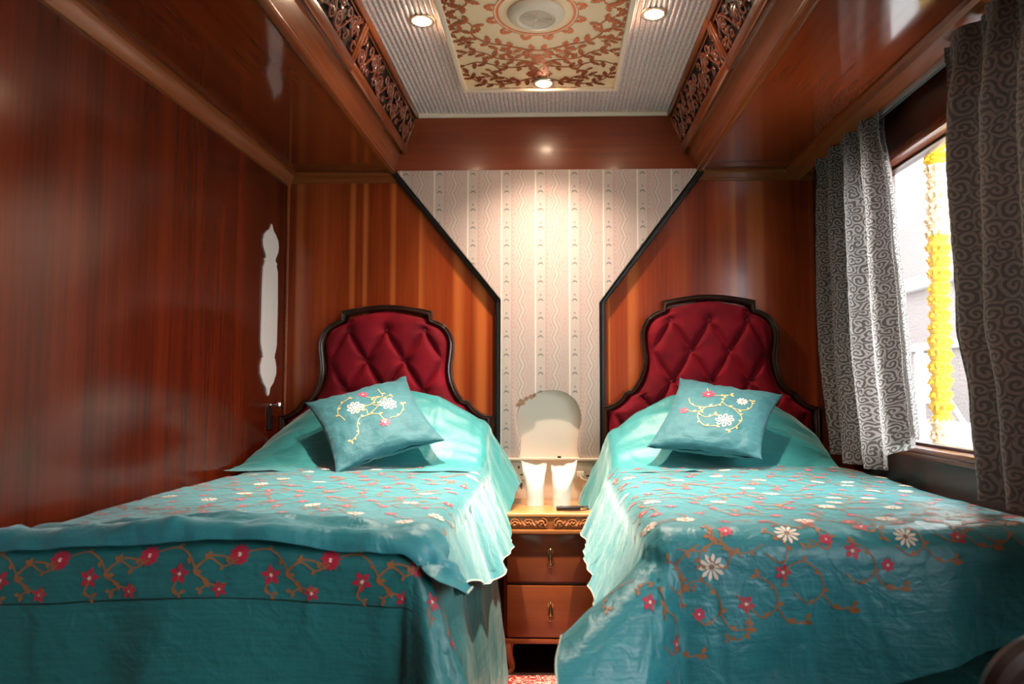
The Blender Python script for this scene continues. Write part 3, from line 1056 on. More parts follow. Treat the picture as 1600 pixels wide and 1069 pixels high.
for pl in ([(-0.752, 2.158), (sx0 - 0.012, 1.565), (sx0 - 0.012, 1.50), (sx0 - 0.012, 0.70)], [(0.668, 2.150), (sx1 + 0.012, 1.55), (sx1 + 0.012, 1.48), (sx1 + 0.012, 0.70)]):
    pts = [Vector((x, D - 0.022, z)) for x, z in pl]
    dd = 0.020
    for a, c in zip(pts[:-1], pts[1:]):
        b.tube([a - (c - a).normalized() * 0.004, c + (c - a).normalized() * 0.004], 0.014, 8, up=Vector((0, 1, 0)))
b.build('edge_trim', M['black_trim'], up)
# torn edge of the fabric at the arch
b = MB()
rnd = random.Random(4)
for (x, z, r) in ((-0.150, 1.098, 0.016), (-0.132, 1.112, 0.011), (-0.110, 1.120, 0.014), (-0.166, 1.084, 0.012), (-0.093, 1.128, 0.008)):
    n = 9
    v = [(x + r * (0.5 + rnd.random() * 0.8) * math.cos(2 * PI * i / n), D - ST - 0.002, z + r * (0.4 + rnd.random() * 0.7) * math.sin(2 * PI * i / n)) for i in range(n)]
    v2 = [(p[0], D - ST + 0.006, p[2]) for p in v]
    b.add(v + v2, [tuple(range(n))] + [(i, (i + 1) % n, n + (i + 1) % n, n + i) for i in range(n)])
o = b.build('torn_patch', M['torn'], up)
o['label'] = 'brown torn edge of the fabric'
t = MB(); t.box(sx0 + 0.02, sx1 - 0.02, D - 0.006, D - 0.0005, 0.846, 1.16)
tag(t.build('niche_board', M['niche_paint'], origin=(-0.03, D, 0.846)), 'smooth cream board inside the arched cut-out above the sockets', 'board')

# ------------------------------------------------------------------ socket rail behind the nightstand
sr = thing('socket_rail', (-0.02, D, 0.67), 'ivory wall rail under the striped panel that carries the sockets', 'wall rail')
b = MB(); b.box(sx0, sx1, D - 0.030, D - 0.0005, 0.60, 0.838)
b.build('back_board', M['cream_paint'], sr)
b = MB(); b.box(sx0, sx1, D - 0.058, D - 0.0005, 0.838, 0.848)
b.build('ledge', M['cream_paint'], sr, bevel=0.002)
SY = D - 0.030
t = thing('power_socket', (-0.168, SY, 0.785), 'ivory three-pin wall socket at the left of the socket rail', 'socket')
b = MB(); b.box(-0.205, -0.130, SY - 0.010, SY, 0.748, 0.826)
b.build('face_plate', M['plastic'], t, bevel=0.003)
for (x, z, w, h) in ((-0.165, 0.805, 0.007, 0.012), (-0.178, 0.772, 0.011, 0.006), (-0.153, 0.772, 0.011, 0.006)):
    b = MB(); b.box(x - w / 2, x + w / 2, SY - 0.0112, SY - 0.008, z - h / 2, z + h / 2)
    b.build('pin_hole', M['plastic_dark'], t)
t = thing('power_socket', (0.125, SY, 0.785), 'ivory wall socket with a plugged-in cable at the right of the socket rail', 'socket')
b = MB(); b.box(0.082, 0.166, SY - 0.012, SY, 0.752, 0.828)
b.build('face_plate', M['plastic'], t, bevel=0.003)
b = MB(); b.box(0.092, 0.126, SY - 0.036, SY - 0.011, 0.762, 0.790)
b.build('plug', M['plastic'], t, bevel=0.004)
b = MB(); b.tube(catmull([(0.109, SY - 0.036, 0.772), (0.115, SY - 0.055, 0.762), (0.140, SY - 0.05, 0.752), (0.170, SY - 0.02, 0.745)], 6), 0.0025, 8)
b.build('cable', M['plastic'], t)
b = MB(); b.box(0.135, 0.158, SY - 0.0145, SY - 0.011, 0.765, 0.772)
b.build('switch', M['plastic_dark'], t)
b = MB(); b.box(0.118, 0.160, SY - 0.022, SY, 0.674, 0.716)
tag(b.build('junction_box', M['plastic'], origin=(0.139, SY, 0.695), bevel=0.004), 'small ivory junction box low on the socket rail at the right', 'junction box')
b = MB(); b.box(0.008, 0.024, D - 0.055, D - 0.035, 0.848, 0.856)
tag(b.build('cable_clip', M['plastic_dark'], origin=(0.016, D - 0.045, 0.848), bevel=0.002), 'tiny dark clip on the ledge above the white bags', 'clip')


# ------------------------------------------------------------------ beds
class Sheet:
    """cloth over a mattress edge: u across, v along the bed; hangs over one side and over the foot"""
    def __init__(s, sgn, xe, yf, top, r=0.05, fs=0.3, ff=0.06, fc=0.5, seed=0.0, fold=0.03, lift=0.006, wr=0.003, rf=None, freq=5.0):
        s.sgn, s.xe, s.yf, s.top, s.r, s.fs, s.ff, s.fc = sgn, xe, yf, top, r, fs, ff, fc
        s.seed, s.fold, s.lift, s.wr, s.freq = seed, fold, lift, wr, freq
        s.creases = []

    def base(s, u, v):
        r = s.r
        a = max(0.0, s.sgn * (u - s.xe) + r)
        bb = max(0.0, s.yf + r - v)
        h = math.hypot(a, bb)
        ex, ey = u - s.sgn * a, v + bb
        if h < 1e-9:
            return Vector((u, v, s.top(u, v) + s.lift))
        da, db = a / h, bb / h
        fl = s.fs * da * da + s.ff * db * db + s.fc * 2 * da * db
        q = r * PI / 2
        if h < q:
            out, dn = r * math.sin(h / r), r * (1 - math.cos(h / r))
        else:
            out, dn = r + fl * (h - q), r + (h - q) * math.sqrt(max(0.05, 1 - fl * fl))
        th = math.atan2(db, da)
        k = smooth01(dn / 0.30)
        f = noise.noise((ex * s.freq + s.seed, ey * s.freq - s.seed, th * 2.6 + s.seed))
        f2 = noise.noise((ex * s.freq * 2.3 + s.seed, ey * s.freq * 2.3, th * 5 + 7 + dn * 0.7))
        out += s.fold * k * (f * 1.3 + 0.5 * f2)
        return Vector((ex + s.sgn * da * out, ey - db * out, s.top(ex, ey) + s.lift - dn))

    def normal(s, u, v):
        e = 0.004
        a = s.base(u + e, v) - s.base(u - e, v)
        c = s.base(u, v + e) - s.base(u, v - e)
        n = a.cross(c)
        return n.normalized() if n.length > 1e-12 else Vector((0, 0, 1))

    def wrinkle(s, u, v):
        q = (u * 5 + s.seed, v * 7, s.seed)
        w = noise.noise(q) * 0.55 + noise.noise((u * 13 + s.seed, v * 19, 3.0)) * 0.30
        ridge = 1 - abs(noise.noise((u * 6 + 4 + s.seed, v * 3.5, 8.0))) * 2
        c = 0.0
        for (ua, va, ub, vb, dep) in s.creases:
            du, dv = ub - ua, vb - va
            L2 = du * du + dv * dv
            t = max(0.0, min(1.0, ((u - ua) * du + (v - va) * dv) / L2))
            q = math.hypot(u - ua - du * t, v - va - dv * t)
            if q < 0.05:
                c += dep * (math.exp(-(q / 0.007) ** 2) - 0.5 * math.exp(-(q / 0.02) ** 2)) * (0.4 + 0.6 * math.sin(PI * t))
        return c + s.wr * (w * 1.6 + 0.8 * max(0, ridge) ** 4)

    def pos(s, u, v, off=0.0):
        return s.base(u, v) + s.normal(u, v) * (s.wrinkle(u, v) + off)


def embroider(mb, fn, u, v, kind, r, rot=0.0, mats=None):
    """one flower on a surface map fn(u,v); kind star / daisy / pinwheel"""
    R, PK, W, G = 1, 2, 3, 4
    n = {'star': 5, 'daisy': 10, 'pink': 7, 'small': 5, 'carnation': 11}[kind]
    mi = {'star': R, 'daisy': W, 'pink': PK, 'small': PK, 'carnation': R}[kind]
    wd = {'star': 0.30, 'daisy': 0.16, 'pink': 0.26, 'small': 0.34, 'carnation': 0.30}[kind]
    for k in range(n):
        a = rot + 2 * PI * k / n
        c, s = math.cos(a), math.sin(a)
        pts = [(0.05 * r, 0.0), (0.55 * r, wd * r), (1.0 * r, 0.0), (0.55 * r, -wd * r)]
        if kind == 'daisy':
            pts = [(0.22 * r, 0.05 * r), (0.75 * r, wd * r), (1.0 * r, 0.05 * r), (1.0 * r, -0.05 * r), (0.75 * r, -wd * r), (0.22 * r, -0.05 * r)]
        q = [fn(u + c * x - s * y, v + s * x + c * y) for x, y in pts]
        mb.add(q, [tuple(range(len(q)))], mi)
    m2 = G if kind == 'daisy' else W
    if kind != 'small':
        q = [fn(u + 0.2 * r * math.cos(2 * PI * k / 6), v + 0.2 * r * math.sin(2 * PI * k / 6)) for k in range(6)]
        q = [p + (q[0] - q[1]).cross(q[2] - q[1]).normalized() * 0.0 for p in q]
        mb.add(q, [tuple(range(6))], m2)


def stitch(mb, fn, pts, w, mi=4, leaf=0.014, every=0.035, seed=0):
    """a thin couched vine with paired leaves along a (u,v) polyline"""
    p = catmull([(a, b_, 0) for a, b_ in pts], 6)
    n = len(p)
    prev = None
    acc = 0
    rnd = random.Random(seed)
    side = 1
    for k in range(n):
        d = (p[min(k + 1, n - 1)] - p[max(k - 1, 0)])
        if d.length < 1e-9:
            continue
        d.normalize()
        q = Vector((-d.y, d.x, 0)) * w * 0.5
        cur = (fn(p[k].x + q.x, p[k].y + q.y), fn(p[k].x - q.x, p[k].y - q.y))
        if prev:
            mb.add([prev[0], cur[0], cur[1], prev[1]], [(0, 1, 2, 3)], mi)
            acc += (p[k] - p[k - 1]).length
        if acc > every or k == n - 1:
            acc = 0
            for sd in ((side,) if k < n - 1 else (1, -1)):
                an = math.atan2(d.y, d.x) + sd * 0.8
                c, s_ = math.cos(an), math.sin(an)
                L = leaf * (0.8 + 0.5 * rnd.random())
                mb.add([fn(p[k].x + c * x - s_ * y, p[k].y + s_ * x + c * y) for x, y in ((0, 0), (0.5 * L, 0.30 * L), (L, 0), (0.5 * L, -0.30 * L))], [(0, 1, 2, 3)], mi)
            side = -side
        prev = cur


THREADS = [M['thread_red'], M['thread_pink'], M['thread_white'], M['thread_gold']]


def bed_top_left(x, y):
    return 0.842 + 0.010 * noise.noise((x * 2.2, y * 2.0, 1.0)) + 0.010 * math.sin(PI * smooth01((x + 1.22) / 0.98)) - 0.07 * smooth01((-1.12 - x) / 0.12) ** 2


def bed_top_right(x, y):
    return 0.842 + 0.010 * noise.noise((x * 2.2, y * 2.0, 5.0)) + 0.012 * math.sin(PI * smooth01((x - 0.18) / 0.98)) - 0.05 * smooth01((x - 1.08) / 0.10) ** 2


LXE, LYF = -0.255, 1.500        # inner side and foot of the left mattress
RXE, RYF = 0.190, 1.600         # inner side and foot of the right mattress


def sheet_obj(sh, u0, u1, v0fn, v1, name, mats, label, cat, du=0.011, dv=0.011, group=None, v1fn=None, deco=None, hem=True, u1fn=None, origin=None):
    b = MB()
    vm = min(v0fn(u0), v0fn(u1))
    nu, nv = int(abs(u1 - u0) / du), int((v1 - vm) / dv)

    def uv(i, j):
        u = u0 + (u1 - u0) * i
        if u1fn:
            ue = u1fn(v0fn(u) + (v1 - v0fn(u)) * j)
            u = u0 + (ue - u0) * i
        va = v0fn(u)
        vb = v1fn(u) if v1fn else v1
        v = va + (vb - va) * j
        return u, v
    b.grid(nu, nv, lambda i, j: sh.pos(*uv(i, j)), 0, lambda i, j: uv(i, j))
    if deco and hem:
        fo = lambda u, v: sh.pos(u, v, 0.0022)
        for k in range(nv):
            (ua, va), (ub, vb) = uv(1, k / nv), uv(1, (k + 1) / nv)
            e = 0.004 * (1 if u1 > u0 else -1)
            b.add([fo(ua - e, va), fo(ub - e, vb), fo(ub, vb), fo(ua, va)], [(0, 1, 2, 3)], 5)
    if deco:
        deco(b, lambda u, v: sh.pos(u, v, 0.0016))
    o = b.build(name, mats, origin=origin, smooth=75, normals=False)
    tag(o, label, cat, group)
    return o


# ---- headboards
HB = [(0.0, 0.0), (0.050, -0.002), (0.100, -0.008), (0.150, -0.016), (0.207, -0.027), (0.207, -0.067), (0.235, -0.074), (0.262, -0.088), (0.285, -0.110), (0.300, -0.140),
      (0.308, -0.172), (0.307, -0.205), (0.303, -0.240), (0.299, -0.275), (0.298, -0.302), (0.304, -0.340), (0.319, -0.380), (0.335, -0.408), (0.353, -0.430), (0.372, -0.432), (0.386, -0.444), (0.396, -0.462), (0.412, -0.476), (0.432, -0.490), (0.455, -0.499),
      (0.480, -0.502), (0.480, -1.20)]


def headboard(bed, cx, ztop, clip=None):
    yb, yf = D - 0.004, D - 0.058
    full = [(-x, z) for x, z in HB[::-1]] + HB[1:]
    # inward offset for the moulding width
    n = len(full)
    w = 0.024
    inner = []
    for k, (x, z) in enumerate(full):
        p = Vector(full[max(k - 1, 0)]); q = Vector(full[min(k + 1, n - 1)])
        d = (q - p).normalized()
        nn = Vector((d.y, -d.x))
        inner.append((x + nn.x * w, z + nn.y * w))
    # clean the vertical posts and the square ears
    inner[0] = (-(0.480 - w), -1.20); inner[-1] = (0.480 - w, -1.20)
    for k in range(n):
        x, z = full[k]
        if abs(abs(x) - 0.480) < 1e-6 and abs(z + 0.502) < 1e-6:
            inner[k] = (math.copysign(0.480 - w, x), -0.502 - w)
        if abs(abs(x) - 0.207) < 1e-6 and abs(z + 0.027) < 1e-6:
            inner[k] = (math.copysign(0.185, x), -0.052)
        if abs(abs(x) - 0.207) < 1e-6 and abs(z + 0.067) < 1e-6:
            inner[k] = (math.copysign(0.192, x), -0.078)
    b = MB()
    prof = [(0.0, yb), (0.0, yf + 0.006), (0.15, yf), (0.35, yf + 0.005), (0.60, yf + 0.003), (0.85, yf + 0.008), (1.0, yf + 0.016), (1.0, yb)]
    o0 = len(b.v)
    for (x, z), (xi, zi) in zip(full, inner):
        for f, y in prof:
            b.v.append(Vector((cx + x + (xi - x) * f, y, ztop + z + (zi - z) * f)))
    m = len(prof)
    for k in range(n - 1):
        for i in range(m - 1):
            b.f.append([o0 + k * m + i, o0 + k * m + i + 1, o0 + (k + 1) * m + i + 1, o0 + (k + 1) * m + i]); b.m.append(0)
    b.build('headboard_frame', M['dark_wood'], bed, smooth=40)

    # padded velvet: half width as a function of height
    right = sorted([(z, x) for x, z in inner if x > 0])

    def half(z):
        if z <= right[0][0]:
            return right[0][1]
        for (z0, x0), (z1, x1) in zip(right[:-1], right[1:]):
            if z0 <= z <= z1:
                return x0 + (x1 - x0) * ((z - z0) / (z1 - z0) if z1 > z0 else 1)
        return 0.02
    zt = -w
    btn = []
    for row in range(5):
        zz = -0.116 - row * 0.138
        for c in range(-4, 5):
            x = c * 0.172 + (0.0 if row % 2 == 0 else 0.086)
            if abs(x) < half(zz) - 0.03:
                btn.append((x, zz))

    def depth(x, z, u, hz):
        ed = min((1 - abs(u)) * half(z), zt - z + 0.002)
        dome = 0.056 * (1 - math.exp(-max(0, ed) / 0.026))
        dip = 0.0
        for bx, bz in btn:
            r = math.hypot(x - bx, z - bz)
            if r < 0.09:
                dip = max(dip, 0.042 * math.exp(-(r / 0.026) ** 1.2))
        # diamond folds between buttons
        A = (x / 0.172 + (z + 0.116) / 0.276)
        B = (x / 0.172 - (z + 0.116) / 0.276)
        fa = abs(A - round(A)); fb = abs(B - round(B))
        if -0.75 < z < -0.105 + 0.0:
            k = smooth01((-0.100 - z) / 0.03) * smooth01(ed / 0.07)
            cre = max(math.exp(-(fa / 0.085) ** 1.25), math.exp(-(fb / 0.085) ** 1.25))
            dip = max(dip, 0.030 * cre * k)
        return dome - dip
    b = MB()
    nu, nz = 130, 150

    def fn(i, j):
        z = -1.0 + (zt + 1.0) * (1 - (1 - j) ** 1.0)
        u = -1 + 2 * i
        x = u * half(z)
        # the crown is arched: lower the outer part of the topmost rows
        zz = z - (0.020 * (u * u) * smooth01((z + 0.10) / 0.08))
        return (cx + x, yf + 0.034 - depth(x, zz, u, 0), ztop + zz)
    b.grid(nu, nz, fn)
    b.build('headboard_upholstery', M['velvet'], bed, smooth=80, normals=False)
    up_ = bed.children[-1]
    for bx, bz in btn:
        if bz < -0.56:
            continue
        b = MB(); b.ball((cx + bx, yf + 0.034 - 0.056 + 0.040, ztop + bz), 0.0115, 12, 8, sq=(1, 0.6, 1))
        b.build('button', M['velvet_button'], up_)


def make_bed(x0, x1, yf, hx, hz, label):
    bed = thing('single_bed', ((x0 + x1) / 2, (yf + D) / 2, FZ), label, 'bed')
    b = MB(); b.box(x0 + 0.03, x1 - 0.03, yf + 0.10, D - 0.07, FZ, 0.55)
    b.build('bed_base', M['dark_wood'], bed, bevel=0.01)
    b = MB(); b.box(x0 + 0.02, x1 - 0.02, yf + 0.08, D - 0.07, 0.55, 0.79)
    b.build('mattress', M['mattress'], bed, bevel=0.05, bseg=4)
    headboard(bed, hx, hz)
    return bed


make_bed(-1.20, LXE - 0.01, LYF, -0.768, 1.537, 'left single bed with a tufted red velvet headboard in a dark curved frame')
make_bed(RXE + 0.01, 1.14, RYF, 0.690, 1.580, 'right single bed with a tufted red velvet headboard beside the window curtain')


# ---- cloth over the pillows (plain teal) ---------------------------------
def mound(c, hw, base, x, y, h=0.275, seed=0):
    a = smooth01((y - 2.80) / 0.36)
    a = a * (1 - 0.25 * smooth01((y - 3.16) / 0.12))
    d = max(0.0, 1 - (abs(x - c) / hw) ** 2.6)
    w = 0.024 * noise.noise((x * 4 + seed, y * 15, 2.0 + seed)) + 0.010 * noise.noise((x * 11, y * 30, seed))
    rg = max(0.0, 1 - 2.2 * abs(noise.noise((x * 1.6 + seed, y * 13 + 0.8 * x, seed * 2.0))))
    w += 0.030 * rg * rg * (1 - 0.7 * a) * smooth01((y - 2.84) / 0.05)
    return base + (h * a + w * (0.35 + 0.65 * a) * smooth01((y - 2.80) / 0.1)) * d


def ptop_left(x, y):
    return mound(-0.725, 0.56, 0.846, x, y, 0.285, 1.0)


def ptop_right(x, y):
    return mound(0.66, 0.515, 0.846, x, y, 0.265, 6.0)


def pil_deco(front):
    def d(b, fn):
        pass
    return d


psl = Sheet(1, -0.275, -9, ptop_left, r=0.05, fs=0.47, seed=3.0, fold=0.03, lift=0.010, wr=0.006)
sheet_obj(psl, -1.225, 0.0, lambda u: 2.70 + 0.10 * smooth01((u + 0.3) / 0.25), 3.292, 'pillow_cover', M['teal_plain'],
          'plain teal satin cover over the left bed pillows, its corner falling onto the nightstand', 'pillow cover', origin=(-0.7, 3.0, 0.85),
          u1fn=None)
psr = Sheet(-1, 0.215, -9, ptop_right, r=0.05, fs=0.36, seed=11.0, fold=0.03, lift=0.010, wr=0.006)
sheet_obj(psr, 1.075, -0.12, lambda u: 2.70, 3.292, 'pillow_cover', M['teal_plain'],
          'plain teal satin cover over the right bed pillows, next to the patterned curtain', 'pillow cover', origin=(0.66, 3.0, 0.85))

# ---- under-sheets hanging to the floor at the foot ------------------------
def band_left(b, fn):
    v_of = lambda dn: LYF + 0.074 - dn
    rnd = random.Random(8)
    u = -1.20
    k = 0
    while u < -0.27:
        embroider(b, fn, u, v_of(0.082), 'carnation', 0.022, rnd.random(), None)
        embroider(b, fn, u + 0.066, v_of(0.120), 'star', 0.022, rnd.random())
        embroider(b, fn, u + 0.150, v_of(0.150), 'star', 0.017, rnd.random())
        stitch(b, fn, [(u, v_of(0.09)), (u - 0.03, v_of(0.105)), (u - 0.06, v_of(0.09)), (u - 0.09, v_of(0.115)), (u - 0.06, v_of(0.135)), (u - 0.075, v_of(0.15))], 0.0035, 4, 0.013, 0.03, k)
        stitch(b, fn, [(u + 0.066, v_of(0.125)), (u + 0.055, v_of(0.150)), (u + 0.068, v_of(0.158))], 0.0035, 4, 0.013, 0.02, k)
        stitch(b, fn, [(u + 0.02, v_of(0.075)), (u + 0.055, v_of(0.068)), (u + 0.085, v_of(0.085)), (u + 0.10, v_of(0.110)), (u + 0.12, v_of(0.135)), (u + 0.15, v_of(0.145))], 0.0035, 4, 0.013, 0.03, k)
        stitch(b, fn, [(u + 0.10, v_of(0.110)), (u + 0.13, v_of(0.085)), (u + 0.17, v_of(0.09))], 0.0035, 4, 0.013, 0.03, k + 9)
        u += 0.186
        k += 1
    # thin seam along the bottom of the band
    for k in range(90):
        ua, ub = -1.20 + k * 0.0105, -1.20 + (k + 1) * 0.0105
        b.add([fn(ua, v_of(0.166)), fn(ub, v_of(0.166)), fn(ub, v_of(0.1685)), fn(ua, v_of(0.1685))], [(0, 1, 2, 3)], 5)


usl = Sheet(1, LXE - 0.004, LYF, lambda x, y: bed_top_left(x, y) - 0.004, r=0.045, fs=0.12, ff=0.03, fc=0.40, seed=21.0, fold=0.030, lift=0.0, wr=0.004, freq=3.2)
sheet_obj(usl, -1.225, LXE + 0.70, lambda u: LYF - 0.74, 2.75, 'bed_skirt', [M['teal_under']] + THREADS + [M['black_trim']],
          'teal under-sheet hanging at the foot of the left bed with an embroidered band on top', 'bed skirt', deco=band_left, origin=(-0.7, 2.0, 0.8))
usr = Sheet(-1, RXE + 0.012, RYF + 0.055, lambda x, y: bed_top_right(x, y) - 0.006, r=0.045, fs=0.08, ff=0.0, fc=0.10, seed=33.0, fold=0.012, lift=0.0, wr=0.004, freq=3.2)
sheet_obj(usr, 1.165, RXE - 0.70, lambda u: RYF - 0.74, 2.75, 'bed_skirt', [M['teal_under']],
          'dark teal under-sheet hanging below the bedspread at the foot of the right bed', 'bed skirt', origin=(0.66, 2.0, 0.8))

# ---- embroidered bedspreads ----------------------------------------------
def allover(u0, u1, v0, v1, seed, skip=None, step=0.098, big=1.0):
    def d(b, fn):
        rnd = random.Random(seed)
        nu, nv = int((u1 - u0) / step), int((v1 - v0) / step)
        for j in range(nv + 1):
            for i in range(nu + 1):
                u = u0 + (i + 0.5 * (j % 2)) * step + (rnd.random() - 0.5) * 0.03
                v = v0 + j * step + (rnd.random() - 0.5) * 0.03
                if u > u1 or v > v1 or (skip and skip(u, v)):
                    continue
                q = rnd.random()
                kind = 'star' if q < 0.50 else ('daisy' if q < 0.72 else ('pink' if q < 0.88 else 'small'))
                r = {'star': 0.018, 'daisy': 0.023, 'pink': 0.016, 'small': 0.012}[kind] * big
                embroider(b, fn, u, v, kind, r, rnd.random() * 6)
                a0 = rnd.random() * 2 * PI
                sg = 1 if rnd.random() < 0.5 else -1
                pts = []
                L = 0.030
                x, y = u + math.cos(a0) * r, v + math.sin(a0) * r
                an = a0
                for k in range(6):
                    pts.append((x, y))
                    x += math.cos(an) * L * 0.8; y += math.sin(an) * L * 0.8
                    an += sg * (0.25 + 0.16 * k)
                pts = [p for p in pts if u0 - 0.06 < p[0] < u1 + 0.06 and v0 - 0.05 < p[1] < v1 + 0.05 and not (skip and skip(*p))]
                if len(pts) > 2:
                    stitch(b, fn, pts, 0.0032, 4, 0.013, 0.030, i * 31 + j)
    return d


def rolled(u, v):
    return 0.0


class FoldedSheet(Sheet):
    """left bedspread: its plain border is bunched in two soft rolls over the foot edge"""
    def wrinkle(s, u, v):
        w = super().wrinkle(u, v)
        d = v - (LYF - 0.03 + 0.012 * noise.noise((u * 4, 0, 3)))
        amp = 0.020 + 0.018 * noise.noise((u * 3.1, 2.0, 9.0))
        w += amp * math.exp(-((d - 0.055 - 0.02 * noise.noise((u * 2.5, 5, 1))) / 0.022) ** 2)
        w += 0.8 * amp * math.exp(-((d - 0.150 - 0.03 * noise.noise((u * 2.0, 8, 4))) / 0.020) ** 2)
        zone = smooth01((0.19 - d) / 0.06)
        rg = 1 - 2 * abs(noise.noise((u * 5.0 + 0.6 * math.sin(v * 30), v * 16, 2.2)))
        rg2 = 1 - 2 * abs(noise.noise((u * 11.0, v * 26, 6.6)))
        w += zone * (0.016 * max(0, rg) ** 2 + 0.006 * max(0, rg2) ** 2 + 0.012 * noise.noise((u * 3.3, v * 9, 1.7)))
        w += 0.012 * smooth01((0.03 - d) / 0.03)
        return w


usl.creases = [(-0.62, LYF, -0.58, LYF - 0.5, 0.006), (-0.42, LYF - 0.05, -0.30, LYF - 0.45, 0.010), (-0.95, LYF - 0.1, -0.9, LYF - 0.5, 0.006)]
bsl = FoldedSheet(1, LXE, LYF - 0.005, bed_top_left, r=0.055, fs=0.40, ff=0.25, fc=0.55, seed=2.0, fold=0.030, lift=0.010, wr=0.0035)
def bl_front(u):
    return LYF - 0.005 + 0.010 * noise.noise((u * 4.0, 1.0, 0.0)) - 0.05 * smooth01((u - LXE + 0.06) / 0.12)
def bl_skip(u, v):
    return v < LYF + 0.16
sheet_obj(bsl, -1.228, LXE + 0.235, bl_front, 2.905, 'bedspread', [M['teal']] + THREADS + [M['hem']],
          'teal embroidered bedspread on the left bed, its plain edge bunched in folds at the foot', 'bedspread',
          u1fn=lambda v: LXE + 0.11 + 0.15 * smooth01((v - 1.55) / 0.75) + 0.012 * noise.noise((v * 3, 1, 1)),
          deco=allover(-1.17, LXE - 0.015, LYF + 0.20, 2.86, 5, bl_skip, 0.092), origin=(-0.7, 2.2, 0.85))

bsr = Sheet(-1, RXE, RYF, bed_top_right, r=0.07, fs=0.42, ff=0.10, fc=0.60, seed=14.0, fold=0.028, lift=0.010, wr=0.0035)
bsr.creases = [(0.62, RYF - 0.04, 0.70, RYF - 0.28, -0.010), (0.52, RYF - 0.12, 0.57, RYF - 0.36, -0.009), (0.33, RYF - 0.05, 0.35, RYF - 0.33, -0.006),
               (0.86, RYF - 0.02, 0.90, RYF - 0.22, -0.007), (0.22, RYF + 0.10, 0.14, RYF - 0.30, -0.010), (0.45, RYF + 0.15, 0.50, RYF - 0.05, -0.004)]
def skew(u):
    return 0.30 * (u - 0.30)
def br_front(u):
    return RYF - 0.375 + skew(max(u, 0.05)) - 0.02
def br_deco(b, fn):
    allover(RXE + 0.02, 1.12, RYF + 0.10, 2.86, 12, None, 0.092)(b, fn)
    # large border flowers on the foot, following the askew hem
    rnd = random.Random(3)
    for k, (du, dv, kind, r) in enumerate([(0.03, -0.02, 'star', 0.020), (0.13, 0.10, 'daisy', 0.028), (0.20, 0.005, 'star', 0.020), (0.30, 0.125, 'daisy', 0.027), (0.28, 0.045, 'star', 0.019),
                                           (0.36, 0.165, 'star', 0.020), (0.17, 0.17, 'pink', 0.018), (0.47, 0.10, 'star', 0.019), (0.56, 0.155, 'daisy', 0.026), (0.64, 0.10, 'star', 0.018),
                                           (0.75, 0.13, 'daisy', 0.024), (0.86, 0.10, 'star', 0.018), (-0.04, 0.09, 'star', 0.020), (-0.02, -0.08, 'star', 0.018), (0.43, 0.045, 'star', 0.020), (0.55, 0.04, 'daisy', 0.025), (0.50, -0.005, 'pink', 0.016), (0.66, 0.005, 'star', 0.019), (0.80, 0.03, 'daisy', 0.024), (0.72, 0.06, 'pink', 0.016), (0.10, 0.015, 'pink', 0.015), (0.38, 0.085, 'pink', 0.016)]):
        u = 0.20 + du
        v = br_front(u) + 0.24 + dv
        embroider(b, fn, u, v, kind, r, rnd.random() * 6)
    for k in range(16):
        u = 0.10 + rnd.random() * 0.98
        v = br_front(u) + 0.26 + rnd.random() * 0.16
        a0 = rnd.random() * 6.3
        sg = 1 if k % 2 else -1
        pts, x, y, an = [], u, v, a0
        for q in range(7):
            pts.append((x, y)); x += 0.021 * math.cos(an); y += 0.021 * math.sin(an); an += sg * (0.2 + 0.13 * q)
        stitch(b, fn, pts, 0.0026, 4, 0.013, 0.028, k + 90)
    for k in range(9):
        u = 0.17 + k * 0.105 + rnd.random() * 0.03
        v = br_front(u) + 0.235 + (rnd.random() - 0.3) * 0.035
        stitch(b, fn, [(u, v + 0.01), (u + 0.03, v - 0.012), (u + 0.06, v + 0.012), (u + 0.055, v + 0.05), (u + 0.02, v + 0.075), (u - 0.015, v + 0.06), (u - 0.02, v + 0.03)][:(7 if k % 2 else 5)], 0.003, 4, 0.014, 0.035, k)
        stitch(b, fn, [(u + 0.06, v + 0.01), (u + 0.085, v - 0.022), (u + 0.12, v - 0.018)], 0.003, 4, 0.016, 0.03, k + 50)
        stitch(b, fn, [(u + 0.04, v + 0.12), (u + 0.075, v + 0.10), (u + 0.085, v + 0.14), (u + 0.05, v + 0.17)], 0.003, 4, 0.014, 0.03, k + 70)
sheet_obj(bsr, 1.172, RXE - 0.245, br_front, 2.905, 'bedspread', [M['teal']] + THREADS + [M['hem']],
          'teal silk bedspread with embroidered flowers hanging askew over the foot of the right bed', 'bedspread',
          deco=br_deco, origin=(0.66, 2.2, 0.85))


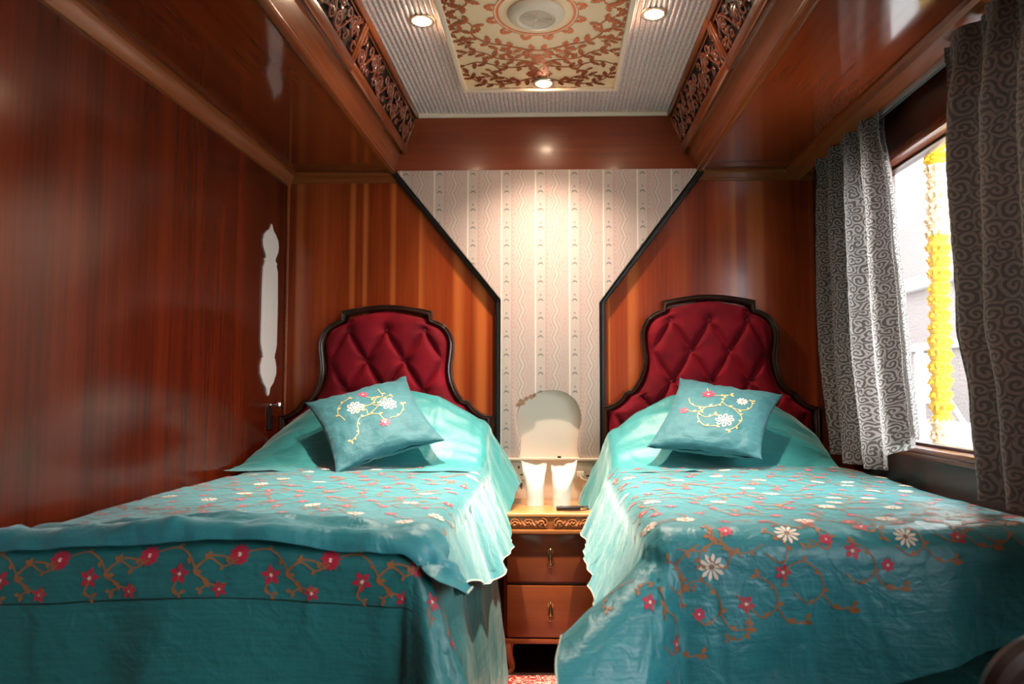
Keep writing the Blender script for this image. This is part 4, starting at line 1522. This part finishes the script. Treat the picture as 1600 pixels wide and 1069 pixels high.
# ------------------------------------------------------------------ cushions
def cushion(loc, yawa, tilt, roll, hs, label, design, seed):
    root = thing('cushion', loc, label, 'cushion', 'embroidered teal cushions')
    # in-plane x right, y up; normal towards the viewer
    ro = Matrix.Rotation(yawa, 4, 'Z') @ Matrix.Rotation(PI / 2 - tilt, 4, 'X') @ Matrix.Rotation(roll, 4, 'Z')
    root.rotation_euler = ro.to_euler()

    def surf(p, q, side, off=0.0):
        h = 0.060 * (max(0.0, (1 - p * p) * (1 - q * q))) ** 0.42
        x = hs * p * (1 - 0.085 * (1 - q * q) * p * p) + hs * 0.03 * p * (abs(p * q) ** 6)
        y = hs * q * (1 - 0.085 * (1 - p * p) * q * q) + hs * 0.03 * q * (abs(p * q) ** 6)
        w = 0.009 * noise.noise((p * 2.2 + seed, q * 2.2, side * 3.0 + seed)) + 0.0055 * noise.noise((p * 6 + seed, q * 5, side))
        edge = (max(abs(p), abs(q))) ** 4
        w += 0.004 * edge * noise.noise((p * 9, q * 9, seed + 5))
        k = ((1 + p) / 2) ** 2 * ((1 - q) / 2) ** 2
        y += design.get('sag', 0.0) * k
        return Vector((x, y, side * (h + off) + w))
    b = MB()
    N = 44
    warp = lambda t: math.sin((t - 0.5) * PI)
    for side in (1, -1):
        b.grid(N, N, lambda i, j: surf(warp(i), warp(j) * 1.0, side), 0, lambda i, j: (warp(i) * 0.2, warp(j) * 0.2 + side))
    f = lambda u, v: surf(u, v, 1, 0.0016)
    for (kind, u, v, r) in design['flowers']:
        if kind == 'loop':
            for k in range(8):
                a = 2 * PI * k / 8
                pts = [(u, v), (u + r * 0.6 * math.cos(a - 0.12), v + r * 0.6 * math.sin(a - 0.12)), (u + r * math.cos(a), v + r * math.sin(a)),
                       (u + r * 0.85 * math.cos(a + 0.35), v + r * 0.85 * math.sin(a + 0.35)), (u + r * 0.5 * math.cos(a + 0.30), v + r * 0.5 * math.sin(a + 0.30))]
                stitch(b, f, pts, 0.020, 3, 0.0001, 9)
        else:
            embroider(b, f, u, v, kind, r, 0.4)
    for k, pts in enumerate(design['vines']):
        stitch(b, f, pts, 0.013, 5, 0.075, 0.17, k)
    e = b.build('cover', [M['teal_cushion']] + THREADS + [M['thread_sand']], None, smooth=80, normals=False)
    e.parent = root
    return root


def uvmap(px, py, A):
    return None


DL = {'flowers': [('loop', -0.28, 0.20, 0.15), ('loop', 0.32, 0.05, 0.165), ('pink', -0.02, 0.55, 0.11), ('pink', 0.10, -0.42, 0.115)],
      'vines': [[(-0.55, -0.02), (-0.62, 0.18), (-0.55, 0.40), (-0.30, 0.52)], [(-0.02, 0.50), (0.05, 0.42), (0.10, 0.34)],
                [(0.30, 0.62), (0.32, 0.45), (0.30, 0.32), (0.18, 0.30), (0.05, 0.18), (-0.10, 0.18)], [(0.05, 0.18), (0.12, 0.08), (0.26, 0.24), (0.44, 0.28)],
                [(0.14, 0.06), (0.02, -0.02), (-0.12, -0.08), (-0.28, -0.10), (-0.38, -0.25), (-0.42, -0.45), (-0.58, -0.56)],
                [(-0.12, -0.08), (-0.10, 0.08), (-0.22, 0.10)], [(-0.12, -0.08), (0.06, -0.16), (0.10, -0.34)], [(0.22, -0.34), (0.42, -0.30), (0.56, -0.14), (0.62, 0.0)]]}
DR = {'sag': 0.055, 'flowers': [('pink', -0.25, 0.42, 0.15), ('daisy', 0.42, 0.36, 0.11), ('loop', 0.24, -0.28, 0.165), ('small', -0.58, -0.16, 0.10)],
      'vines': [[(-0.33, 0.62), (-0.27, 0.50)], [(-0.60, 0.22), (-0.50, 0.05), (-0.32, 0.0), (-0.10, 0.02), (0.04, 0.12), (0.08, 0.30), (0.06, 0.45), (0.16, 0.50)],
                [(0.06, 0.22), (0.18, 0.14), (0.34, 0.10), (0.52, 0.14), (0.62, 0.26), (0.60, 0.42)], [(0.30, 0.10), (0.46, -0.02), (0.54, -0.20), (0.48, -0.38), (0.38, -0.52)],
                [(-0.20, -0.01), (-0.28, -0.18), (-0.22, -0.36), (-0.04, -0.48), (0.14, -0.46)], [(-0.26, -0.22), (-0.10, -0.24), (0.02, -0.16)],
                [(-0.58, -0.14), (-0.40, -0.16), (-0.26, -0.12)], [(-0.18, 0.38), (-0.04, 0.40), (0.04, 0.42)]]}
cushion((-0.711, 2.872, 1.030), 0.133, 0.868, 0.414, 0.205, 'teal cushion with two white flowers, tilted against the left bed pillows', DL, 1.0)
cushion((0.619, 2.875, 1.035), -0.244, 0.849, -0.250, 0.202, 'teal cushion with a pink flower at top, leaning on the right bed pillows', DR, 4.0)

# ------------------------------------------------------------------ nightstand
NX0, NX1, NY0, NY1 = -0.205, 0.163, 2.95, 3.322
ns = thing('nightstand', ((NX0 + NX1) / 2, (NY0 + NY1) / 2, FZ), 'wooden nightstand with carved frieze and two drawers between the beds', 'nightstand')
ncx = (NX0 + NX1) / 2
b = MB(); b.box(NX0, NX1, NY0 + 0.012, NY1, 0.172, 0.612)
b.build('body', M['night_wood'], ns, bevel=0.003)
b = MB(); b.box(NX0 - 0.018, NX1 + 0.018, NY0 - 0.022, NY1, 0.652, 0.668)
b.build('top', M['night_top'], ns, bevel=0.005, bseg=3)
b = MB()
b.box(NX0 - 0.006, NX1 + 0.006, NY0 - 0.016, NY1, 0.606, 0.652)
b.box(NX0 - 0.014, NX1 + 0.014, NY0 - 0.030, NY1, 0.588, 0.606)
b.build('frieze', M['carved_front_lit'], ns, bevel=0.004)
# carved acanthus scrolls on the frieze
def fsp(b, cx, cz, r, a0, turns, sg, th):
    pts = []
    for k in range(25):
        f = k / 24
        a = a0 + sg * turns * 2 * PI * f
        rr = r * (1 - 0.78 * f)
        pts.append((cx + rr * math.cos(a) * 1.25, NY0 - 0.019 - 0.006 * f, cz + rr * math.sin(a)))
    b.tube(pts, [th * (0.7 + 0.6 * f / 24) for f in range(25)], 8)
for s in (1, -1):
    b = MB()
    fsp(b, ncx + s * 0.034, 0.630, 0.019, PI / 2 if s > 0 else PI / 2, 1.3, s, 0.0042)
    fsp(b, ncx + s * 0.088, 0.629, 0.017, PI if s > 0 else 0, 1.2, -s, 0.0038)
    fsp(b, ncx + s * 0.138, 0.631, 0.016, 0 if s > 0 else PI, 1.2, s, 0.0036)
    for k in range(12):
        x = ncx + s * (0.012 + k * 0.0135)
        b.tube([(x, NY0 - 0.016, 0.612), (x + s * 0.010, NY0 - 0.025, 0.622 + 0.004 * (k % 3)), (x + s * 0.022, NY0 - 0.020, 0.640 - 0.004 * (k % 2))], [0.002, 0.0048, 0.0012], 8)
    b.build('frieze_carving', M['carved_front_lit'], ns)
def drawer(z0, z1):
    b = MB(); b.box(NX0 + 0.012, NX1 - 0.012, NY0 - 0.004, NY0 + 0.02, z0, z1)
    d = b.build('drawer', M['night_wood'], ns, bevel=0.004)
    hz = (z0 + z1) / 2 + 0.03
    b = MB()
    y = NY0 - 0.004
    n = 20
    # pierced back plate
    pl = [(0.012 * math.sin(2 * PI * i / n) * (0.7 + 0.3 * abs(math.cos(4 * PI * i / n))), 0.020 * math.cos(2 * PI * i / n)) for i in range(n)]
    b.extrude_y([(ncx + a, hz - 0.004 + c) for a, c in pl], y - 0.004, y)
    # pin, drop and tip
    b.lathe([(0.003, 0), (0.006, -0.004), (0.005, -0.014), (0.001, -0.017)], (ncx, y - 0.003, hz + 0.006), 14, axis='Y')
    b.lathe([(0.001, 0.004), (0.004, 0.0), (0.003, -0.008), (0.0075, -0.024), (0.0095, -0.036), (0.006, -0.046), (0.003, -0.050), (0.006, -0.056), (0.001, -0.063)], (ncx, y - 0.013, hz + 0.004), 16)
    b.tube([(ncx + 0.011 * math.cos(a), y - 0.007, hz - 0.052 + 0.012 * math.sin(a)) for a in [2 * PI * k / 16 for k in range(17)]], 0.002, 6)
    b.build('drop_handle', M['brass'], d)
drawer(0.398, 0.584)
drawer(0.184, 0.384)
b = MB(); b.box(NX0 - 0.004, NX1 + 0.004, NY0 - 0.006, NY1, 0.160, 0.178)
b.build('apron', M['night_wood'], ns, bevel=0.003)
for sx in (-1, 1):
    for yy, sy in ((NY0 + 0.022, -1), (NY1 - 0.030, 1)):
        x = NX0 + 0.022 if sx < 0 else NX1 - 0.022
        b = MB()
        pts = [(x, yy, 0.172), (x + sx * 0.008, yy + sy * 0.008, 0.145), (x + sx * 0.006, yy + sy * 0.006, 0.110), (x - sx * 0.004, yy - sy * 0.002, 0.075), (x - sx * 0.004, yy - sy * 0.002, 0.055), (x + sx * 0.006, yy + sy * 0.006, FZ)]
        b.tube(catmull(pts, 5), [0.026 - 0.0005 * k if k < 14 else 0.019 - 0.0003 * (k - 14) for k in range(26)], 10)
        b.build('leg', M['night_wood'], ns)

# things on the nightstand
def paper_bag(cx, cy, h, lean, label, seed):
    t = thing('wrapped_glass', (cx, cy, 0.668), label, 'wrapped glass', 'paper-wrapped glasses')
    b = MB()
    rnd = random.Random(seed)
    N = 36
    def fn(i, j):
        a = 2 * PI * i
        z = h * j
        k = smooth01((j - 0.35) / 0.65)
        r = 0.037 + 0.002 * j
        rx = r * (1 - k) + 0.054 * k
        ry = r * (1 - k) + 0.004 * k
        w = 0.0025 * noise.noise((math.cos(a) * 1.5 + seed, math.sin(a) * 1.5, j * 5)) * (0.3 + j)
        zz = z
        if j > 0.8:
            zz += k * (0.014 * math.cos(a) * lean + 0.010 * noise.noise((math.cos(a) * 2.2 + seed, 3, seed)) - 0.012 * (1 - abs(math.cos(a))))
        sag = k * lean * 0.012
        return (cx + (rx + w) * math.cos(a) + sag, cy + (ry + w) * math.sin(a), 0.6685 + zz)
    b.grid(N, 30, fn, close_u=True)
    b.f.append(list(range(N))[::-1]); b.m.append(0)
    b.build('paper_sleeve', M['paper'], t, smooth=60, normals=False)
    b = MB(); b.lathe([(0.030, 0.0025), (0.0315, 0.004), (0.034, 0.09), (0.032, 0.09), (0.029, 0.010), (0.001, 0.010)], (cx, cy, 0.6685), 24)
    b.build('tumbler', M['plastic'], t)
    return t
paper_bag(-0.086, 3.13, 0.180, -0.4, 'white paper-wrapped glass on the nightstand, nearer the left bed', 1.0)
paper_bag(0.026, 3.10, 0.180, 0.7, 'white paper-wrapped glass with a bent top, right of the other wrapped glass', 5.0)
b = MB()
b.hexa([(0.005, 2.985, 0.6685), (0.100, 3.000, 0.6685), (0.001, 3.012, 0.6685), (0.097, 3.028, 0.6685),
        (0.005, 2.985, 0.684), (0.100, 3.000, 0.684), (0.001, 3.012, 0.684), (0.097, 3.028, 0.684)])
rc = thing('remote_control', (0.05, 3.005, 0.6685), 'black remote control lying on the nightstand beside a thin cable', 'remote control')
b.build('case', M['plastic_dark'], rc, bevel=0.004, bseg=3)
b = MB(); b.box(0.015, 0.030, 2.99, 3.006, 0.6842, 0.6862)
b.build('button', plain('grey_rubber', (0.09, 0.08, 0.08), 0.5), rc, bevel=0.0008)
b = MB(); b.tube(catmull([(0.145, 3.06, 0.676), (0.110, 3.075, 0.672), (0.085, 3.085, 0.672), (0.110, 3.05, 0.672), (0.135, 3.02, 0.672), (0.110, 2.985, 0.672), (0.07, 2.972, 0.672), (0.03, 2.974, 0.672)], 6), 0.002, 8)
tag(b.build('cable', M['plastic_dark'], origin=(0.11, 3.03, 0.67)), 'thin black cable looping on the nightstand behind the remote control', 'cable')

# rug
b = MB()
b.box(-0.27, 0.205, 1.0, 2.93, FZ, FZ + 0.007)
tag(b.build('rug', M['rug'], origin=(-0.03, 2.0, FZ), bevel=0.002), 'red rug with pale scroll pattern on the floor between the beds', 'rug')

# ------------------------------------------------------------------ fittings on the left wall
b = MB()
PYc, PZ0, PZ1 = 3.163, 1.126, 1.880
hp = [(0.000, 0.0), (0.012, 0.010), (0.020, 0.045), (0.055, 0.075), (0.085, 0.125), (0.087, 0.165), (0.070, 0.215), (0.058, 0.222), (0.066, 0.226), (0.064, 0.236), (0.075, 0.260), (0.086, 0.30),
      (0.087, 0.40), (0.087, 0.55), (0.080, 0.73), (0.064, 0.765), (0.070, 0.780), (0.050, 0.790), (0.052, 0.805), (0.080, 0.850), (0.086, 0.885), (0.076, 0.920), (0.050, 0.945), (0.040, 0.952), (0.022, 0.962), (0.006, 0.99), (0.0, 1.0)]
H_ = PZ1 - PZ0
# the photograph's top is the finial: list runs from the bottom tip up
poly = [(PYc + y, PZ0 + z * H_) for y, z in hp] + [(PYc - y, PZ0 + z * H_) for y, z in hp[-2:0:-1]]
b.extrude_y(poly, XL + 0.0005, XL + 0.006, axis='X')
tag(b.build('wall_plaque', M['plaque'], origin=(XL, PYc, PZ0), smooth=0), 'tall pale baluster-shaped plaque on the left wood wall near the corner', 'wall plaque')
dh = thing('door_handle', (XL, 3.19, 1.09), 'small chrome knob with a dark lock plate low on the left wall by the headboard', 'door handle')
b = MB(); b.box(XL + 0.0005, XL + 0.008, 3.165, 3.215, 0.98, 1.075)
b.build('lock_plate', M['plastic_dark'], dh, bevel=0.003)
b = MB(); b.lathe([(0.010, 0.0), (0.010, 0.008), (0.006, 0.012), (0.006, 0.034), (0.016, 0.040), (0.018, 0.048), (0.014, 0.056), (0.001, 0.059)], (XL + 0.0005, 3.19, 1.085), 20, axis='X')
b.build('knob', M['chrome'], dh)


# ------------------------------------------------------------------ curtains
def curtain(edge0, edge1, zt, zb, xc, amp, nf, mat, label, seed, drift=0.0, rear=()):
    """edge0/edge1(z01) give the two Y limits at height fraction (0 top .. 1 bottom)"""
    t = thing('curtain', (xc, (edge0(0) + edge1(0)) / 2, zb(0.5)), label, 'curtain', 'grey patterned window curtains')
    b = MB()
    nu, nv = 170, 70
    W = nf * 0.25

    def fn(i, j):
        ya, yb_ = edge0(j), edge1(j)
        zz = zt + (zb(i) - zt) * j
        ph = i * nf * 2 * PI + 0.7 * noise.noise((i * 4 + seed, j * 1.2, seed))
        k = 0.55 + 0.45 * smooth01(j / 0.2)
        top = 1 - smooth01(j / 0.10)
        x = xc + amp * k * (math.sin(ph) + 0.35 * math.sin(2 * ph + 1.3 + seed)) + 0.010 * noise.noise((i * 7 + seed, j * 3, 1)) + drift * j
        x += top * 0.006 * math.sin(i * nf * 6 * PI)
        y = ya + (yb_ - ya) * (i + 0.010 * math.cos(ph) * (1 - abs(2 * i - 1)))
        x += 0.004 * noise.noise((i * 30 + seed, j * 22, 4)) 
        return (min(x, 1.170 if zz < 2.0 else 1.16), y, zz)
    b.grid(nu, nv, fn, 0, lambda i, j: (i * W, (1 - j) * 1.25))
    o = b.build('cloth', mat, t, smooth=80, normals=False)
    
    for q0, q1 in rear:  # hidden second layer added to darken the backlit cloth beside the bright streak
        b = MB()
        def fr(i, j):
            p = fn(q0 + (q1 - q0) * i, 0.02 + 0.955 * j)
            return (min(p[0] + 0.018, 1.168), p[1], p[2])
        b.grid(int(nu * (q1 - q0)), nv, fr, 0, lambda i, j: ((q0 + (q1 - q0) * i) * W + 0.31, (1 - j) * 1.2))
        b.build('shade_layer', mat, t, smooth=80, normals=False)
    # header tape at the rail
    b = MB()
    b.grid(nu, 4, lambda i, j: (fn(i, j * 0.035)[0] - 0.003, fn(i, j * 0.035)[1], fn(i, j * 0.035)[2]), 0, lambda i, j: (i * W, 1.25 - j * 0.04))
    o = b.build('header_tape', mat, t, smooth=80, normals=False)
    return t


def lerp_pts(pts):
    def f(t):
        for (a, x), (c, y) in zip(pts[:-1], pts[1:]):
            if t <= c:
                return x + (y - x) * smooth01((t - a) / (c - a))
        return pts[-1][1]
    return f


def zb_far(i):       # i = 0 near edge, 1 far edge
    return 0.985 - 0.105 * smooth01(i / 0.38) + 0.02 * smooth01((i - 0.7) / 0.3)


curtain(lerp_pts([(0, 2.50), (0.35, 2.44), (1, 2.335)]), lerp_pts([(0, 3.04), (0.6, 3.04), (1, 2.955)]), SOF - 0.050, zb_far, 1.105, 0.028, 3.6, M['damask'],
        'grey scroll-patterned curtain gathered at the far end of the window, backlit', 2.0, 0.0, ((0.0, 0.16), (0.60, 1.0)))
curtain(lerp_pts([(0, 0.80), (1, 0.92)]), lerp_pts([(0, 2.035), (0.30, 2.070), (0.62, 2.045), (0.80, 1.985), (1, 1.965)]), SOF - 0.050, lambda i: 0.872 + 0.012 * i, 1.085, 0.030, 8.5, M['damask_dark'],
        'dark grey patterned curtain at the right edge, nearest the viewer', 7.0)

# ------------------------------------------------------------------ chair in the near right corner
ch = thing('chair', (0.83, 1.02, FZ), 'dark wooden chair back poking into the bottom right corner', 'chair')
cx0, cy0 = 0.83, 1.10
b = MB()
pts = [(cx0 - 0.20, cy0, 0.46), (cx0 - 0.205, cy0 + 0.01, 0.64), (cx0 - 0.185, cy0 + 0.015, 0.735), (cx0 - 0.12, cy0 + 0.018, 0.785), (cx0, cy0 + 0.02, 0.80), (cx0 + 0.10, cy0 + 0.018, 0.785), (cx0 + 0.155, cy0 + 0.015, 0.735), (cx0 + 0.165, cy0 + 0.01, 0.64), (cx0 + 0.16, cy0, 0.46)]
b.tube(catmull(pts, 6), 0.024, 10)
b.build('backrest', M['chair_wood'], ch)
for k in range(3):
    b = MB(); b.box(cx0 - 0.10 + k * 0.07, cx0 - 0.07 + k * 0.07, cy0 + 0.004, cy0 + 0.018, 0.47, 0.775)
    b.build('slat', M['chair_wood'], ch, bevel=0.004)
b = MB(); b.box(cx0 - 0.21, cx0 + 0.17, cy0 - 0.38, cy0 + 0.03, 0.43, 0.48)
b.build('seat', M['chair_wood'], ch, bevel=0.012)
for x in (cx0 - 0.185, cx0 + 0.145):
    for y in (cy0 - 0.35, cy0):
        b = MB(); b.tube([(x, y, 0.44), (x, y, FZ)], [0.022, 0.016], 10)
        b.build('leg', M['chair_wood'], ch)

# ------------------------------------------------------------------ outside the window
b = MB(); b.box(XR + 0.3, 40, -20, 60, -0.4, -0.1)
struct(b.build('ground', M['platform']))
# marigold garland
gx, gy = 1.42, 2.755
g = thing('marigold_garland', (gx, gy, 2.6), 'yellow marigold garland hanging outside the window', 'garland')
b = MB(); b.tube([(gx, gy, 0.90), (gx, gy, 2.75)], 0.003, 6)
b.build('string', M['string'], g)
rnd = random.Random(2)
protos = {}
def marigold(kind, mat):
    b = MB()
    r2 = random.Random(kind)
    for ring in range(4):
        n = 11 - ring * 2
        for k in range(n):
            a = 2 * PI * (k + 0.5 * (ring % 2)) / n
            rr = 0.034 - ring * 0.0075
            h = -0.006 + ring * 0.006
            c, s = math.cos(a), math.sin(a)
            w = 0.0095
            o_ = b.add([(c * 0.006, s * 0.006, h), (c * rr * 0.7 - s * w, s * rr * 0.7 + c * w, h + 0.004), (c * rr, s * rr, h + 0.001 + 0.003 * r2.random()), (c * rr * 0.7 + s * w, s * rr * 0.7 - c * w, h + 0.004),
                        (c * 0.006, s * 0.006, h - 0.009), (c * rr * 0.75, s * rr * 0.75, h - 0.010)], [(0, 1, 2), (0, 2, 3), (4, 5, 1, 0), (4, 0, 3, 5), (5, 2, 1), (5, 3, 2)])
    b.ball((0, 0, 0), 0.0285, 14, 8, sq=(1, 1, 0.55))
    return b
z = 2.62
k = 0
first = {}
while z > 0.93:
    pale = 1.72 < z < 1.99  # washed-out stretch: glare painted as paler flowers
    kind = 'flower_orange' if z > 2.06 else ('flower_glare' if pale or z < 1.03 else 'flower_yellow')
    if kind not in first:
        o = marigold(len(first), M[kind]).build('marigold', M[kind], None, smooth=0, normals=False)
        first[kind] = o
    else:
        o = first[kind].copy()
        COL.objects.link(o)
    o.parent = g
    sway = 0.004 * math.sin(z * 4.0)
    o.location = (sway + (rnd.random() - 0.5) * 0.004, (rnd.random() - 0.5) * 0.006 + 0.01 * math.sin(z * 3), z - 2.6)
    o.rotation_euler = (rnd.random() * 0.3 - 0.15 + (PI if k % 2 else 0), rnd.random() * 0.3 - 0.15, rnd.random() * 6)
    s = 1.15 + rnd.random() * 0.3
    o.scale = (s, s, s)
    z -= 0.0245
    k += 1
# station building, parapet and lattice fence
t = thing('station_building', (6.2, 12, -0.1), 'pinkish station building beyond the platform seen through the window', 'building')
b = MB(); b.box(6.0, 9.0, 6.0, 26.0, -0.1, 3.9)
b.build('wall', M['station_wall'], t)
b = MB()
b.box(5.85, 6.0, 6.0, 26.0, 2.75, 2.95); b.box(5.9, 6.0, 6.0, 26.0, 1.75, 1.85)
b.build('cornice', M['station_pale'], t)
for k in range(8):
    b = MB(); b.box(5.96, 6.02, 7.0 + k * 2.2, 8.0 + k * 2.2, 0.9, 1.7)
    b.build('window', plain('station_window', (0.25, 0.25, 0.28), 0.4) if k == 0 else bpy.data.materials['station_window'], t)
b = MB(); b.box(3.3, 3.5, 3.0, 14.0, -0.1, 0.86)
tag(b.build('parapet', M['station_pale'], origin=(3.4, 8, -0.1), bevel=0.01), 'low white parapet across the platform outside the window', 'parapet')
t = thing('lattice_fence', (4.2, 8, -0.1), 'white steel fence with diagonal braces beyond the parapet', 'fence')
for k in range(9):
    y = 4.2 + k * 1.1
    b = MB(); b.box(4.17, 4.23, y - 0.03, y + 0.03, -0.1, 1.62)
    b.build('post', M['steel_white'], t)
    if k < 8:
        b = MB(); b.tube([(4.2, y, 0.6), (4.2, y + 1.1, 1.55)], 0.022, 8)
        b.build('brace', M['steel_white'], t)
b = MB(); b.box(4.16, 4.24, 4.1, 13.1, 1.58, 1.66); b.box(4.17, 4.23, 4.1, 13.1, 0.5, 0.56)
b.build('rail', M['steel_white'], t)
